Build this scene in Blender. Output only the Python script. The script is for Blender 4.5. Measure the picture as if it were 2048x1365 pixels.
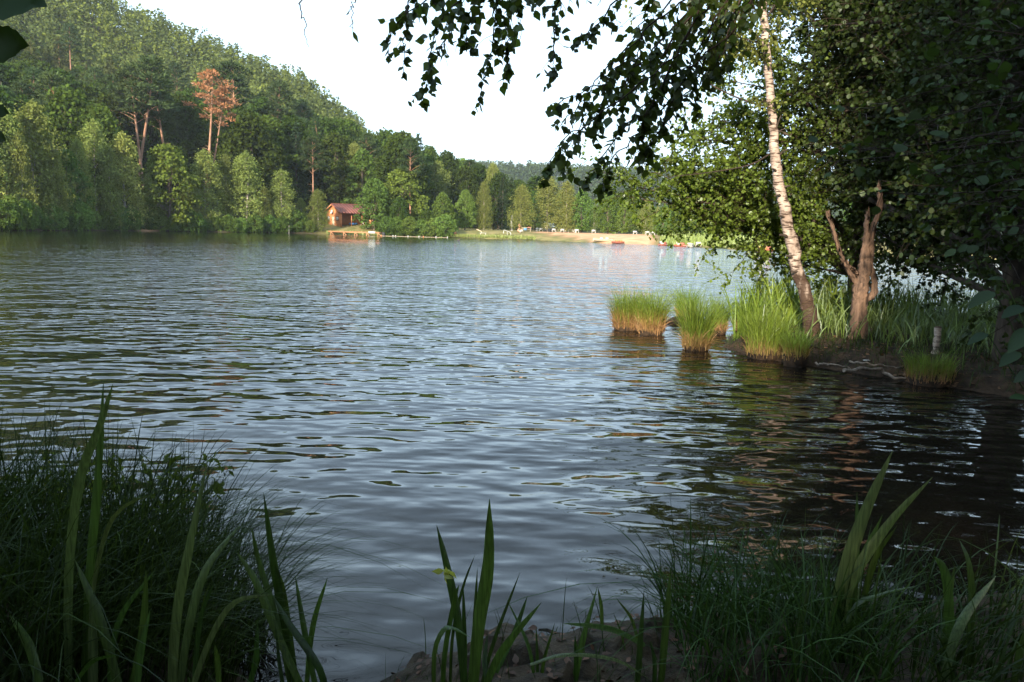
import bpy, math, random
import numpy as np
from mathutils import Vector, Matrix

R = math.radians
S = bpy.context.scene
for o in list(bpy.data.objects):
    bpy.data.objects.remove(o)

# ------------------------------------------------------------------ camera
H_EYE, FPX, PITCH, ROLL = 2.0, 1607.0, R(7.99), R(1.52)
Fv = np.array([0, math.cos(PITCH), -math.sin(PITCH)])
R0 = np.array([1.0, 0, 0]); U0 = np.array([0, math.sin(PITCH), math.cos(PITCH)])
Rv = R0 * math.cos(ROLL) + U0 * math.sin(ROLL)
Uv = U0 * math.cos(ROLL) - R0 * math.sin(ROLL)
EYE = np.array([0, 0, H_EYE])
cam_d = bpy.data.cameras.new('camera')
cam = bpy.data.objects.new('camera', cam_d)
S.collection.objects.link(cam)
cam.matrix_world = Matrix(((Rv[0], Uv[0], -Fv[0], 0), (Rv[1], Uv[1], -Fv[1], 0), (Rv[2], Uv[2], -Fv[2], H_EYE), (0, 0, 0, 1)))
cam_d.sensor_width = 36
cam_d.lens = 36 * FPX / 2048
cam_d.clip_start = 0.05
cam_d.clip_end = 6000
S.camera = cam

# ------------------------------------------------------------------ sky and sun
SUN_EL = R(19.0)
SUN_H = np.array([-0.30, -0.954]); SUN_H /= np.linalg.norm(SUN_H)
SUN = np.array([SUN_H[0] * math.cos(SUN_EL), SUN_H[1] * math.cos(SUN_EL), math.sin(SUN_EL)])
W = bpy.data.worlds.new('World'); S.world = W; W.use_nodes = True
wn = W.node_tree.nodes; wl = W.node_tree.links
bg = wn['Background']
sky = wn.new('ShaderNodeTexSky'); sky.sky_type = 'NISHITA'; sky.sun_disc = False
sky.sun_elevation = SUN_EL
sky.sun_rotation = math.atan2(SUN[0], SUN[1])
sky.air_density = 1.0; sky.dust_density = 2.5; sky.ozone_density = 1.0; sky.altitude = 200
# thin even high cloud over the whole sky
tc = wn.new('ShaderNodeTexCoord')
mp = wn.new('ShaderNodeMapping'); mp.inputs['Scale'].default_value = (1.2, 1.2, 4.0)
wl.new(tc.outputs['Generated'], mp.inputs['Vector'])
nz = wn.new('ShaderNodeTexNoise'); nz.inputs['Scale'].default_value = 2.2; nz.inputs['Detail'].default_value = 5
wl.new(mp.outputs['Vector'], nz.inputs['Vector'])
mr = wn.new('ShaderNodeMapRange'); mr.inputs['From Min'].default_value = 0.35; mr.inputs['From Max'].default_value = 0.7
mr.inputs['To Min'].default_value = 0.5; mr.inputs['To Max'].default_value = 0.85
wl.new(nz.outputs['Fac'], mr.inputs['Value'])
cl = wn.new('ShaderNodeMix'); cl.data_type = 'RGBA'
cl.inputs['B'].default_value = (7.4, 9.8, 12.0, 1)
wl.new(mr.outputs['Result'], cl.inputs['Factor']); wl.new(sky.outputs['Color'], cl.inputs['A'])
wl.new(cl.outputs['Result'], bg.inputs['Color'])
bg.inputs['Strength'].default_value = 0.08
sun_d = bpy.data.lights.new('sun', 'SUN'); sun_d.energy = 4.8; sun_d.angle = R(2.0); sun_d.color = (1.0, 0.86, 0.66)
sun = bpy.data.objects.new('sun', sun_d); S.collection.objects.link(sun)
sun.rotation_euler = Vector(SUN).to_track_quat('Z', 'Y').to_euler()
S.view_settings.view_transform = 'Standard'; S.view_settings.look = 'None'
S.view_settings.gamma = 1; S.view_settings.use_curve_mapping = False
S.view_settings.exposure = 1.5
cy = S.cycles
cy.max_bounces = 5; cy.diffuse_bounces = 2; cy.glossy_bounces = 2; cy.transmission_bounces = 3; cy.volume_bounces = 0
cy.transparent_max_bounces = 6; cy.caustics_reflective = False; cy.caustics_refractive = False
cy.sample_clamp_indirect = 4.0

# ------------------------------------------------------------------ helpers
def px_ray(px, py):
    return Fv + Rv * ((px - 1024) / FPX) + Uv * ((682.5 - py) / FPX)
def P(px, py, Y):                       # world point seen at a photo pixel, Y metres ahead
    d = px_ray(px, py); return EYE + d * (Y / d[1])
def G(px, py, z=0.0):                   # world point at a photo pixel on the level z
    d = px_ray(px, py); return EYE + d * ((z - H_EYE) / d[2])
def hor(px): return 457 + 0.0265 * (px - 1024)
def sm(t): t = np.clip(t, 0, 1); return t * t * (3 - 2 * t)
def nrm(v): v = np.asarray(v, float); return v / np.maximum(np.linalg.norm(v, axis=-1, keepdims=True), 1e-9)

ORG = {}
def setp(o, label=None, cat=None, group=None, kind=None):
    if label: o['label'] = label
    if cat: o['category'] = cat
    if group: o['group'] = group
    if kind: o['kind'] = kind
    return o
def thing(name, base, label, cat, group=None, kind=None):
    o = bpy.data.objects.new(name, None); S.collection.objects.link(o)
    o.empty_display_size = 0.3
    o.location = [float(c) for c in base]; ORG[o.name] = np.array(base, float)
    return setp(o, label, cat, group, kind)
def mesh(name, parts, mats, org=(0, 0, 0), smooth=False):
    """parts: list of (V, F, material index); F (m,3) or (m,4)"""
    me = bpy.data.meshes.new(name)
    Vs, off, idx, st, tot, mi = [], 0, [], [], [], []
    c = 0
    for p in parts:
        V, F = np.asarray(p[0], float), np.asarray(p[1], np.int64)
        m = p[2] if len(p) > 2 else 0
        Vs.append(V); k = F.shape[1]; n = len(F)
        idx.append((F + off).ravel()); st.append(c + np.arange(n) * k); tot.append(np.full(n, k)); mi.append(np.full(n, m))
        off += len(V); c += n * k
    V = np.concatenate(Vs) - np.asarray(org, float)
    idx = np.concatenate(idx); st = np.concatenate(st); tot = np.concatenate(tot); mi = np.concatenate(mi)
    me.vertices.add(len(V)); me.vertices.foreach_set('co', V.ravel().astype(np.float32))
    me.loops.add(len(idx)); me.loops.foreach_set('vertex_index', idx.astype(np.int32))
    me.polygons.add(len(st)); me.polygons.foreach_set('loop_start', st.astype(np.int32))
    try: me.polygons.foreach_set('loop_total', tot.astype(np.int32))
    except Exception: pass
    me.polygons.foreach_set('material_index', mi.astype(np.int32))
    if smooth: me.polygons.foreach_set('use_smooth', np.ones(len(st), bool))
    for m in (mats if isinstance(mats, (list, tuple)) else [mats]): me.materials.append(m)
    me.update(calc_edges=True); me.validate()
    return me
def mk(name, parts, mats, parent=None, base=None, smooth=False):
    if isinstance(parts, tuple): parts = [parts]
    org = ORG[parent.name] if parent is not None else np.array(base if base is not None else (0, 0, 0), float)
    o = bpy.data.objects.new(name, mesh(name, parts, mats, org, smooth)); S.collection.objects.link(o)
    if parent is not None: o.parent = parent
    else: o.location = [float(c) for c in org]
    ORG[o.name] = org
    return o

BOXF = np.array([[0, 1, 3, 2], [4, 6, 7, 5], [0, 4, 5, 1], [2, 3, 7, 6], [0, 2, 6, 4], [1, 5, 7, 3]])
def box(c, s, rz=0.0, taper=1.0):
    V = np.array([[x, y, z] for x in (-.5, .5) for y in (-.5, .5) for z in (-.5, .5)], float)
    V[V[:, 2] > 0, :2] *= taper
    V = V * np.array(s, float)
    ca, sa = math.cos(rz), math.sin(rz)
    V = np.c_[V[:, 0] * ca - V[:, 1] * sa, V[:, 0] * sa + V[:, 1] * ca, V[:, 2]]
    return V + np.array(c, float), BOXF
def tube(pts, rad, n=7, cap=True):
    pts = np.asarray(pts, float); m = len(pts)
    rad = np.full(m, rad) if np.isscalar(rad) else np.asarray(rad, float)
    t = nrm(np.gradient(pts, axis=0))
    a = np.array([1.0, 0, 0]) if abs(t[0][0]) < 0.8 else np.array([0, 1.0, 0])
    V = []
    for i in range(m):
        a = a - t[i] * np.dot(a, t[i]); a = a / max(np.linalg.norm(a), 1e-9)
        b = np.cross(t[i], a)
        ang = np.arange(n) * 2 * math.pi / n
        V.append(pts[i] + rad[i] * (np.cos(ang)[:, None] * a + np.sin(ang)[:, None] * b))
    V = np.concatenate(V)
    i, j = np.meshgrid(np.arange(m - 1), np.arange(n), indexing='ij'); i = i.ravel(); j = j.ravel(); k = (j + 1) % n
    F = np.c_[i * n + j, i * n + k, (i + 1) * n + k, (i + 1) * n + j]
    if cap:
        V = np.r_[V, pts[:1], pts[-1:]]; j = np.arange(n); k = (j + 1) % n; e = len(V) - 1
        F = np.r_[F, np.c_[np.full(n, e - 1), k, j, np.full(n, e - 1)][:, [0, 1, 2, 2]] if False else np.zeros((0, 4), int)]
        return [(V[:-2], F), (np.r_[V[:n], pts[:1]], np.c_[k, j, np.full(n, n)]), (np.r_[V[(m - 1) * n:m * n], pts[-1:]], np.c_[j, k, np.full(n, n)])]
    return [(V, F)]
def rod(a, b, r, n=6): return tube([a, b], [r, r], n)
def curve(pts, n=12):                   # Catmull-Rom through the points
    pts = np.asarray(pts, float); q = np.r_[[2 * pts[0] - pts[1]], pts, [2 * pts[-1] - pts[-2]]]
    out = []
    seg = len(pts) - 1; per = max(2, n // seg)
    for s in range(seg):
        p0, p1, p2, p3 = q[s:s + 4]
        for t in np.arange(per) / per:
            out.append(0.5 * (2 * p1 + (p2 - p0) * t + (2 * p0 - 5 * p1 + 4 * p2 - p3) * t * t + (3 * p1 - p0 - 3 * p2 + p3) * t ** 3))
    out.append(pts[-1]); return np.array(out)
def mat_i(parts, m): return [(p[0], p[1], m) for p in parts]

# value noise
_prm = np.random.RandomState(5).rand(256, 256)
def vnoise(x, y):
    x = np.asarray(x, float); y = np.asarray(y, float)
    xi = np.floor(x).astype(int); yi = np.floor(y).astype(int); fx = sm(x - xi); fy = sm(y - yi)
    g = lambda a, b: _prm[a & 255, b & 255]
    return (g(xi, yi) * (1 - fx) + g(xi + 1, yi) * fx) * (1 - fy) + (g(xi, yi + 1) * (1 - fx) + g(xi + 1, yi + 1) * fx) * fy
def fbm(x, y, o=4):
    r, a, s = 0, 0.5, 1.0
    for k in range(o): r = r + a * (vnoise(x * s + 17 * k, y * s + 31 * k) - 0.5); a *= 0.5; s *= 2.03
    return r

# ------------------------------------------------------------------ materials
def newmat(name):
    m = bpy.data.materials.new(name); m.use_nodes = True
    n = m.node_tree.nodes; n.clear(); out = n.new('ShaderNodeOutputMaterial')
    return m, n, m.node_tree.links, out
def leafmat(name, col, trans=0.35, gloss=0.05, var=0.35, obvar=0.3, hue=0.03, tip=None, rough=0.45, streak=0):
    m, n, l, out = newmat(name)
    gi = n.new('ShaderNodeNewGeometry'); oi = n.new('ShaderNodeObjectInfo')
    hs = n.new('ShaderNodeHueSaturation'); hs.inputs['Color'].default_value = (*col, 1)
    v1 = n.new('ShaderNodeMapRange'); v1.inputs['To Min'].default_value = 1 - var; v1.inputs['To Max'].default_value = 1 + var
    l.new(gi.outputs['Random Per Island'], v1.inputs['Value'])
    v2 = n.new('ShaderNodeMapRange'); v2.inputs['To Min'].default_value = 1 - obvar; v2.inputs['To Max'].default_value = 1 + obvar
    l.new(oi.outputs['Random'], v2.inputs['Value'])
    mu = n.new('ShaderNodeMath'); mu.operation = 'MULTIPLY'; l.new(v1.outputs[0], mu.inputs[0]); l.new(v2.outputs[0], mu.inputs[1])
    l.new(mu.outputs[0], hs.inputs['Value'])
    h2 = n.new('ShaderNodeMath'); h2.operation = 'MULTIPLY'; h2.inputs[1].default_value = 7.31
    l.new(oi.outputs['Random'], h2.inputs[0])
    h3 = n.new('ShaderNodeMath'); h3.operation = 'FRACT'; l.new(h2.outputs[0], h3.inputs[0])
    v3 = n.new('ShaderNodeMapRange'); v3.inputs['To Min'].default_value = 0.5 - hue; v3.inputs['To Max'].default_value = 0.5 + hue * 0.15
    l.new(h3.outputs[0], v3.inputs['Value']); l.new(v3.outputs[0], hs.inputs['Hue'])
    colout = hs.outputs['Color']
    if streak:                          # long veins
        tv = n.new('ShaderNodeTexCoord'); mv = n.new('ShaderNodeMapping'); mv.inputs['Scale'].default_value = (streak, streak, streak * 0.03); l.new(tv.outputs['Object'], mv.inputs[0])
        zv = n.new('ShaderNodeTexNoise'); zv.inputs['Scale'].default_value = 1.0; zv.inputs['Detail'].default_value = 3; l.new(mv.outputs[0], zv.inputs['Vector'])
        rv = n.new('ShaderNodeMapRange'); rv.inputs['From Min'].default_value = 0.3; rv.inputs['From Max'].default_value = 0.7; rv.inputs['To Min'].default_value = 0.45; rv.inputs['To Max'].default_value = 1.35; l.new(zv.outputs['Fac'], rv.inputs['Value'])
        vm = n.new('ShaderNodeVectorMath'); vm.operation = 'SCALE'; l.new(colout, vm.inputs[0]); l.new(rv.outputs[0], vm.inputs['Scale']); colout = vm.outputs[0]
    if tip is not None:                 # straw-coloured ends (height above the object's own base)
        tcn = n.new('ShaderNodeTexCoord'); sp = n.new('ShaderNodeSeparateXYZ'); l.new(tcn.outputs['Object'], sp.inputs[0])
        mrn = n.new('ShaderNodeMapRange'); mrn.inputs['From Min'].default_value = tip[0]; mrn.inputs['From Max'].default_value = tip[1]
        ad = n.new('ShaderNodeMath'); ad.operation = 'MULTIPLY_ADD'; ad.inputs[1].default_value = tip[3]
        l.new(gi.outputs['Random Per Island'], ad.inputs[0]); l.new(sp.outputs['Z'], ad.inputs[2]); l.new(ad.outputs[0], mrn.inputs['Value'])
        mx = n.new('ShaderNodeMix'); mx.data_type = 'RGBA'; l.new(mrn.outputs[0], mx.inputs['Factor'])
        mx.inputs['A'].default_value = (*tip[2], 1); l.new(colout, mx.inputs['B']); colout = mx.outputs['Result']
    d = n.new('ShaderNodeBsdfDiffuse'); t = n.new('ShaderNodeBsdfTranslucent'); g = n.new('ShaderNodeBsdfGlossy')
    g.inputs['Roughness'].default_value = rough; g.inputs['Color'].default_value = (0.8, 0.9, 0.9, 1)
    l.new(colout, d.inputs['Color'])
    tm = n.new('ShaderNodeMix'); tm.data_type = 'RGBA'; tm.blend_type = 'MULTIPLY'; tm.inputs['Factor'].default_value = 1
    tm.inputs['B'].default_value = (1.25, 1.2, 0.6, 1); l.new(colout, tm.inputs['A']); l.new(tm.outputs['Result'], t.inputs['Color'])
    m1 = n.new('ShaderNodeMixShader'); m1.inputs[0].default_value = trans; l.new(d.outputs[0], m1.inputs[1]); l.new(t.outputs[0], m1.inputs[2])
    m2 = n.new('ShaderNodeMixShader'); m2.inputs[0].default_value = gloss; l.new(m1.outputs[0], m2.inputs[1]); l.new(g.outputs[0], m2.inputs[2])
    l.new(m2.outputs[0], out.inputs['Surface'])
    return m
def surf(name, c1, c2, scale=3.0, rough=0.85, bump=0.3, detail=5, stretch=(1, 1, 1), obj=True, spec=0.3, dist=0.02):
    m, n, l, out = newmat(name)
    b = n.new('ShaderNodeBsdfPrincipled'); b.inputs['Roughness'].default_value = rough; b.inputs['Specular IOR Level'].default_value = spec
    t = n.new('ShaderNodeTexCoord'); mp = n.new('ShaderNodeMapping'); mp.inputs['Scale'].default_value = stretch
    l.new(t.outputs['Object'], mp.inputs[0])
    z = n.new('ShaderNodeTexNoise'); z.inputs['Scale'].default_value = scale; z.inputs['Detail'].default_value = detail; z.inputs['Roughness'].default_value = 0.6
    l.new(mp.outputs[0], z.inputs['Vector'])
    r = n.new('ShaderNodeValToRGB'); r.color_ramp.elements[0].position = 0.35; r.color_ramp.elements[1].position = 0.68
    r.color_ramp.elements[0].color = (*c1, 1); r.color_ramp.elements[1].color = (*c2, 1)
    l.new(z.outputs['Fac'], r.inputs[0]); l.new(r.outputs[0], b.inputs['Base Color'])
    if bump:
        bp = n.new('ShaderNodeBump'); bp.inputs['Strength'].default_value = bump; bp.inputs['Distance'].default_value = dist
        l.new(z.outputs['Fac'], bp.inputs['Height']); l.new(bp.outputs[0], b.inputs['Normal'])
    l.new(b.outputs[0], out.inputs['Surface'])
    return m
def flat(name, c, rough=0.6, v=0.12): return surf(name, tuple(x * (1 - v) for x in c), tuple(min(1, x * (1 + v)) for x in c), 4.0, rough, 0.05)

M = {}
M['beech'] = leafmat('leaf_beech', (0.036, 0.066, 0.013), 0.3, 0.0)
M['maple'] = leafmat('leaf_maple', (0.09, 0.145, 0.028), 0.35, 0.0, obvar=0.2)
M['birch'] = leafmat('leaf_birch', (0.14, 0.18, 0.05), 0.35, 0.0)
M['pine'] = leafmat('needle_pine', (0.044, 0.076, 0.030), 0.2, 0.0)
M['hillpine'] = leafmat('needle_hill_pine', (0.078, 0.105, 0.034), 0.2, 0.0, obvar=0.35)
M['uphill'] = leafmat('leaf_uphill', (0.078, 0.115, 0.025), 0.3, 0.0, var=0.4)
M['spruce'] = leafmat('needle_spruce', (0.026, 0.05, 0.026), 0.12, 0.0)
M['dead'] = leafmat('needle_dead', (0.32, 0.155, 0.07), 0.2, 0.02, obvar=0.05, hue=0.005)
M['farwood'] = leafmat('needle_far_wood', (0.045, 0.08, 0.03), 0.2, 0.0, var=0.5)
M['shrub'] = leafmat('leaf_shrub', (0.075, 0.135, 0.03), 0.35, 0.0)
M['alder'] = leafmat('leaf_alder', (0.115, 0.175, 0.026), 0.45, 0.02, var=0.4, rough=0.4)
M['alder_shade'] = leafmat('leaf_alder_shade', (0.04, 0.07, 0.016), 0.35, 0.02, var=0.4)  # darker copy of the alder leaf, with shade put into its colour
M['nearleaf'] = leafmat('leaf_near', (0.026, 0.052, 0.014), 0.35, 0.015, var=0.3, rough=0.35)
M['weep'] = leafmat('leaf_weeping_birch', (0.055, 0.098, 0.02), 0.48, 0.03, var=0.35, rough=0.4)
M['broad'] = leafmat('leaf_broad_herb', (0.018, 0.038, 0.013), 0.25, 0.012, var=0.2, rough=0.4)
M['iris'] = leafmat('leaf_iris', (0.036, 0.078, 0.016), 0.3, 0.04, var=0.3, obvar=0.45, rough=0.35, streak=170)
M['iris_pale'] = leafmat('leaf_iris_pale', (0.075, 0.11, 0.042), 0.3, 0.04, obvar=0.2, rough=0.35, streak=170)
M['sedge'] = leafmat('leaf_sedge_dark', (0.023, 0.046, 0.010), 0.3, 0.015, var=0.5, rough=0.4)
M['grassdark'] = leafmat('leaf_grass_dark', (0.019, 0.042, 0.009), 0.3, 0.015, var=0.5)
M['tussock'] = leafmat('leaf_tussock', (0.115, 0.185, 0.026), 0.35, 0.02, var=0.35, obvar=0.12)
M['tuss2'] = leafmat('leaf_tussock_straw_foot', (0.10, 0.165, 0.024), 0.35, 0.02, var=0.4, obvar=0.12, tip=(0.28, 0.62, (0.34, 0.22, 0.08), 0.22))
M['tuss3'] = leafmat('leaf_tussock_green_foot', (0.10, 0.165, 0.024), 0.35, 0.02, var=0.45, obvar=0.12, tip=(0.12, 0.40, (0.30, 0.20, 0.08), 0.18))
M['straw'] = leafmat('leaf_straw', (0.30, 0.20, 0.085), 0.25, 0.02, var=0.45, obvar=0.1)
M['reed'] = leafmat('leaf_reed', (0.075, 0.135, 0.03), 0.3, 0.06, var=0.4)
M['farreed'] = leafmat('leaf_far_reed', (0.15, 0.2, 0.055), 0.3, 0.03, var=0.3)
M['bark'] = surf('bark_grey', (0.022, 0.017, 0.013), (0.08, 0.06, 0.046), 9, 0.9, 0.6, stretch=(1, 1, 0.3))
M['pinebark'] = surf('bark_pine', (0.16, 0.085, 0.05), (0.34, 0.20, 0.13), 2.5, 0.9, 0.3, stretch=(1, 1, 0.4))
M['farbark'] = surf('bark_far', (0.05, 0.04, 0.03), (0.14, 0.11, 0.085), 2, 0.9, 0.2, stretch=(1, 1, 0.3))
M['deadwood'] = surf('dead_wood', (0.035, 0.023, 0.017), (0.20, 0.125, 0.085), 14, 0.9, 1.0, stretch=(1, 1, 0.16))
M['peat'] = surf('peat', (0.012, 0.008, 0.005), (0.06, 0.036, 0.02), 6, 0.95, 0.9, dist=0.05)
M['mud'] = surf('mud', (0.012, 0.009, 0.005), (0.058, 0.04, 0.022), 9, 0.9, 1.0, detail=8, dist=0.06)
M['root'] = surf('root', (0.09, 0.07, 0.055), (0.26, 0.21, 0.165), 12, 0.85, 0.5, stretch=(1, 1, 1))
M['twig'] = surf('twig', (0.018, 0.012, 0.008), (0.045, 0.028, 0.02), 20, 0.8, 0.2)

def birch_bark():
    m, n, l, out = newmat('bark_birch')
    b = n.new('ShaderNodeBsdfPrincipled'); b.inputs['Roughness'].default_value = 0.75; b.inputs['Specular IOR Level'].default_value = 0.25
    t = n.new('ShaderNodeTexCoord')
    def nt(scale, st, det=4):
        mp = n.new('ShaderNodeMapping'); mp.inputs['Scale'].default_value = st; l.new(t.outputs['Object'], mp.inputs[0])
        z = n.new('ShaderNodeTexNoise'); z.inputs['Scale'].default_value = scale; z.inputs['Detail'].default_value = det; l.new(mp.outputs[0], z.inputs['Vector']); return z
    base = nt(3, (1, 1, 1)); r0 = n.new('ShaderNodeValToRGB')
    r0.color_ramp.elements[0].color = (0.16, 0.11, 0.085, 1); r0.color_ramp.elements[1].color = (0.38, 0.31, 0.265, 1)
    r0.color_ramp.elements[0].position = 0.3; r0.color_ramp.elements[1].position = 0.65
    l.new(base.outputs['Fac'], r0.inputs[0])
    bands = nt(5, (1.2, 1.2, 7), 3); r1 = n.new('ShaderNodeValToRGB'); r1.color_ramp.elements[0].position = 0.53; r1.color_ramp.elements[1].position = 0.62
    l.new(bands.outputs['Fac'], r1.inputs[0])
    fine = nt(16, (0.6, 0.6, 4), 2); r2 = n.new('ShaderNodeValToRGB'); r2.color_ramp.elements[0].position = 0.60; r2.color_ramp.elements[1].position = 0.68
    l.new(fine.outputs['Fac'], r2.inputs[0])
    mxm = n.new('ShaderNodeMath'); mxm.operation = 'MAXIMUM'; l.new(r1.outputs[0], mxm.inputs[0])
    hf = n.new('ShaderNodeMath'); hf.operation = 'MULTIPLY'; hf.inputs[1].default_value = 0.7; l.new(r2.outputs[0], hf.inputs[0]); l.new(hf.outputs[0], mxm.inputs[1])
    # the old cracked bark of the foot
    sp = n.new('ShaderNodeSeparateXYZ'); l.new(t.outputs['Object'], sp.inputs[0])
    crack = nt(7, (1.6, 1.6, 0.8), 5)
    ma = n.new('ShaderNodeMath'); ma.operation = 'MULTIPLY_ADD'; ma.inputs[1].default_value = 3.2; l.new(crack.outputs['Fac'], ma.inputs[0]); l.new(sp.outputs['Z'], ma.inputs[2])
    mr = n.new('ShaderNodeMapRange'); mr.inputs['From Min'].default_value = 3.3; mr.inputs['From Max'].default_value = 2.4
    l.new(ma.outputs[0], mr.inputs['Value'])
    mxa = n.new('ShaderNodeMath'); mxa.operation = 'MAXIMUM'; l.new(mr.outputs[0], mxa.inputs[0]); l.new(mxm.outputs[0], mxa.inputs[1])
    mix = n.new('ShaderNodeMix'); mix.data_type = 'RGBA'; l.new(mxa.outputs[0], mix.inputs['Factor']); l.new(r0.outputs[0], mix.inputs['A']); mix.inputs['B'].default_value = (0.055, 0.034, 0.024, 1)
    l.new(mix.outputs['Result'], b.inputs['Base Color'])
    bp = n.new('ShaderNodeBump'); bp.inputs['Strength'].default_value = 0.7; bp.inputs['Distance'].default_value = 0.02
    sb = n.new('ShaderNodeMath'); sb.operation = 'SUBTRACT'; l.new(crack.outputs['Fac'], sb.inputs[0]); l.new(mxm.outputs[0], sb.inputs[1]); l.new(sb.outputs[0], bp.inputs['Height'])
    l.new(bp.outputs[0], b.inputs['Normal']); l.new(b.outputs[0], out.inputs['Surface'])
    return m
M['birchbark'] = birch_bark()

def water_mat():
    m, n, l, out = newmat('lake_water')
    b = n.new('ShaderNodeBsdfPrincipled')
    b.inputs['Base Color'].default_value = (0.007, 0.0055, 0.004, 1); b.inputs['Roughness'].default_value = 0.02; b.inputs['IOR'].default_value = 1.333
    g = n.new('ShaderNodeNewGeometry')
    def math_(op, a, bb=None, c=None):
        x = n.new('ShaderNodeMath'); x.operation = op
        for i, v in enumerate((a, bb, c)):
            if v is None: continue
            if isinstance(v, (int, float)): x.inputs[i].default_value = v
            else: l.new(v, x.inputs[i])
        return x.outputs[0]
    sp = n.new('ShaderNodeSeparateXYZ'); l.new(g.outputs['Position'], sp.inputs[0])
    e = 0.015
    def hgt(off):
        def layer(scale, st, rot, det, rough, w):
            mp = n.new('ShaderNodeMapping'); mp.vector_type = 'POINT'
            va = n.new('ShaderNodeVectorMath'); va.operation = 'ADD'; va.inputs[1].default_value = off; l.new(g.outputs['Position'], va.inputs[0])
            mp.inputs['Rotation'].default_value = (0, 0, R(rot)); mp.inputs['Scale'].default_value = st; l.new(va.outputs[0], mp.inputs['Vector'])
            z = n.new('ShaderNodeTexNoise'); z.noise_dimensions = '2D'
            z.inputs['Scale'].default_value = scale; z.inputs['Detail'].default_value = det; z.inputs['Roughness'].default_value = rough; z.inputs['Distortion'].default_value = 0.0
            l.new(mp.outputs[0], z.inputs['Vector'])
            return math_('MULTIPLY', z.outputs['Fac'], w)
        a = layer(3.0, (0.72, 1.25, 1), 6, 1.5, 0.38, 0.80)
        c = layer(0.85, (0.7, 1.2, 1), -9, 0.0, 0.4, 1.15)
        f = layer(8.5, (0.8, 1.3, 1), 14, 0.0, 0.4, 0.035)
        return math_('ADD', math_('ADD', a, c), f)
    h0, hx, hy = hgt((0, 0, 0)), hgt((e, 0, 0)), hgt((0, e, 0))
    # sheltered and smoother by the near bank, choppier on the open lake
    dist = n.new('ShaderNodeVectorMath'); dist.operation = 'LENGTH'; l.new(g.outputs['Position'], dist.inputs[0])
    mr = n.new('ShaderNodeMapRange'); mr.inputs['From Min'].default_value = 3.0; mr.inputs['From Max'].default_value = 45.0
    mr.inputs['To Min'].default_value = 0.046; mr.inputs['To Max'].default_value = 0.085; l.new(dist.outputs['Value'], mr.inputs['Value'])
    gust = n.new('ShaderNodeTexNoise'); gust.inputs['Scale'].default_value = 0.22; gust.inputs['Detail'].default_value = 2; l.new(g.outputs['Position'], gust.inputs['Vector'])
    gm = n.new('ShaderNodeMapRange'); gm.inputs['From Min'].default_value = 0.3; gm.inputs['From Max'].default_value = 0.7; gm.inputs['To Min'].default_value = 0.7; gm.inputs['To Max'].default_value = 1.25
    l.new(gust.outputs['Fac'], gm.inputs['Value'])
    # lee of the wooded far shore
    s1 = math_('MULTIPLY_ADD', sp.outputs['X'], 0.9 / 85, math_('MULTIPLY_ADD', sp.outputs['Y'], -0.43 / 85, (0.9 * 64 + 43) / 85))
    s2 = math_('MULTIPLY_ADD', sp.outputs['Y'], -1 / 25, 152 / 25)
    lee = math_('MAXIMUM', math_('MINIMUM', math_('MINIMUM', s1, s2), 1.0), 0.12)
    A = math_('MULTIPLY', math_('MULTIPLY', math_('MULTIPLY', mr.outputs[0], gm.outputs[0]), 1.0 / e), lee)
    sx = math_('MULTIPLY', math_('SUBTRACT', h0, hx), A)
    sy = math_('MULTIPLY', math_('SUBTRACT', h0, hy), A)
    # far off only the wave faces turned to this shore are seen
    mb = n.new('ShaderNodeMapRange'); mb.inputs['From Min'].default_value = 3; mb.inputs['From Max'].default_value = 30; mb.inputs['To Min'].default_value = 0.006; mb.inputs['To Max'].default_value = 0.055
    l.new(dist.outputs['Value'], mb.inputs['Value'])
    sy = math_('SUBTRACT', sy, math_('MULTIPLY', mb.outputs[0], lee))
    cb = n.new('ShaderNodeCombineXYZ'); cb.inputs[2].default_value = 1.0; l.new(sx, cb.inputs[0]); l.new(sy, cb.inputs[1])
    nn = n.new('ShaderNodeVectorMath'); nn.operation = 'NORMALIZE'; l.new(cb.outputs[0], nn.inputs[0])
    l.new(nn.outputs[0], b.inputs['Normal']); l.new(b.outputs[0], out.inputs['Surface'])
    return m
M['water'] = water_mat()

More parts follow.
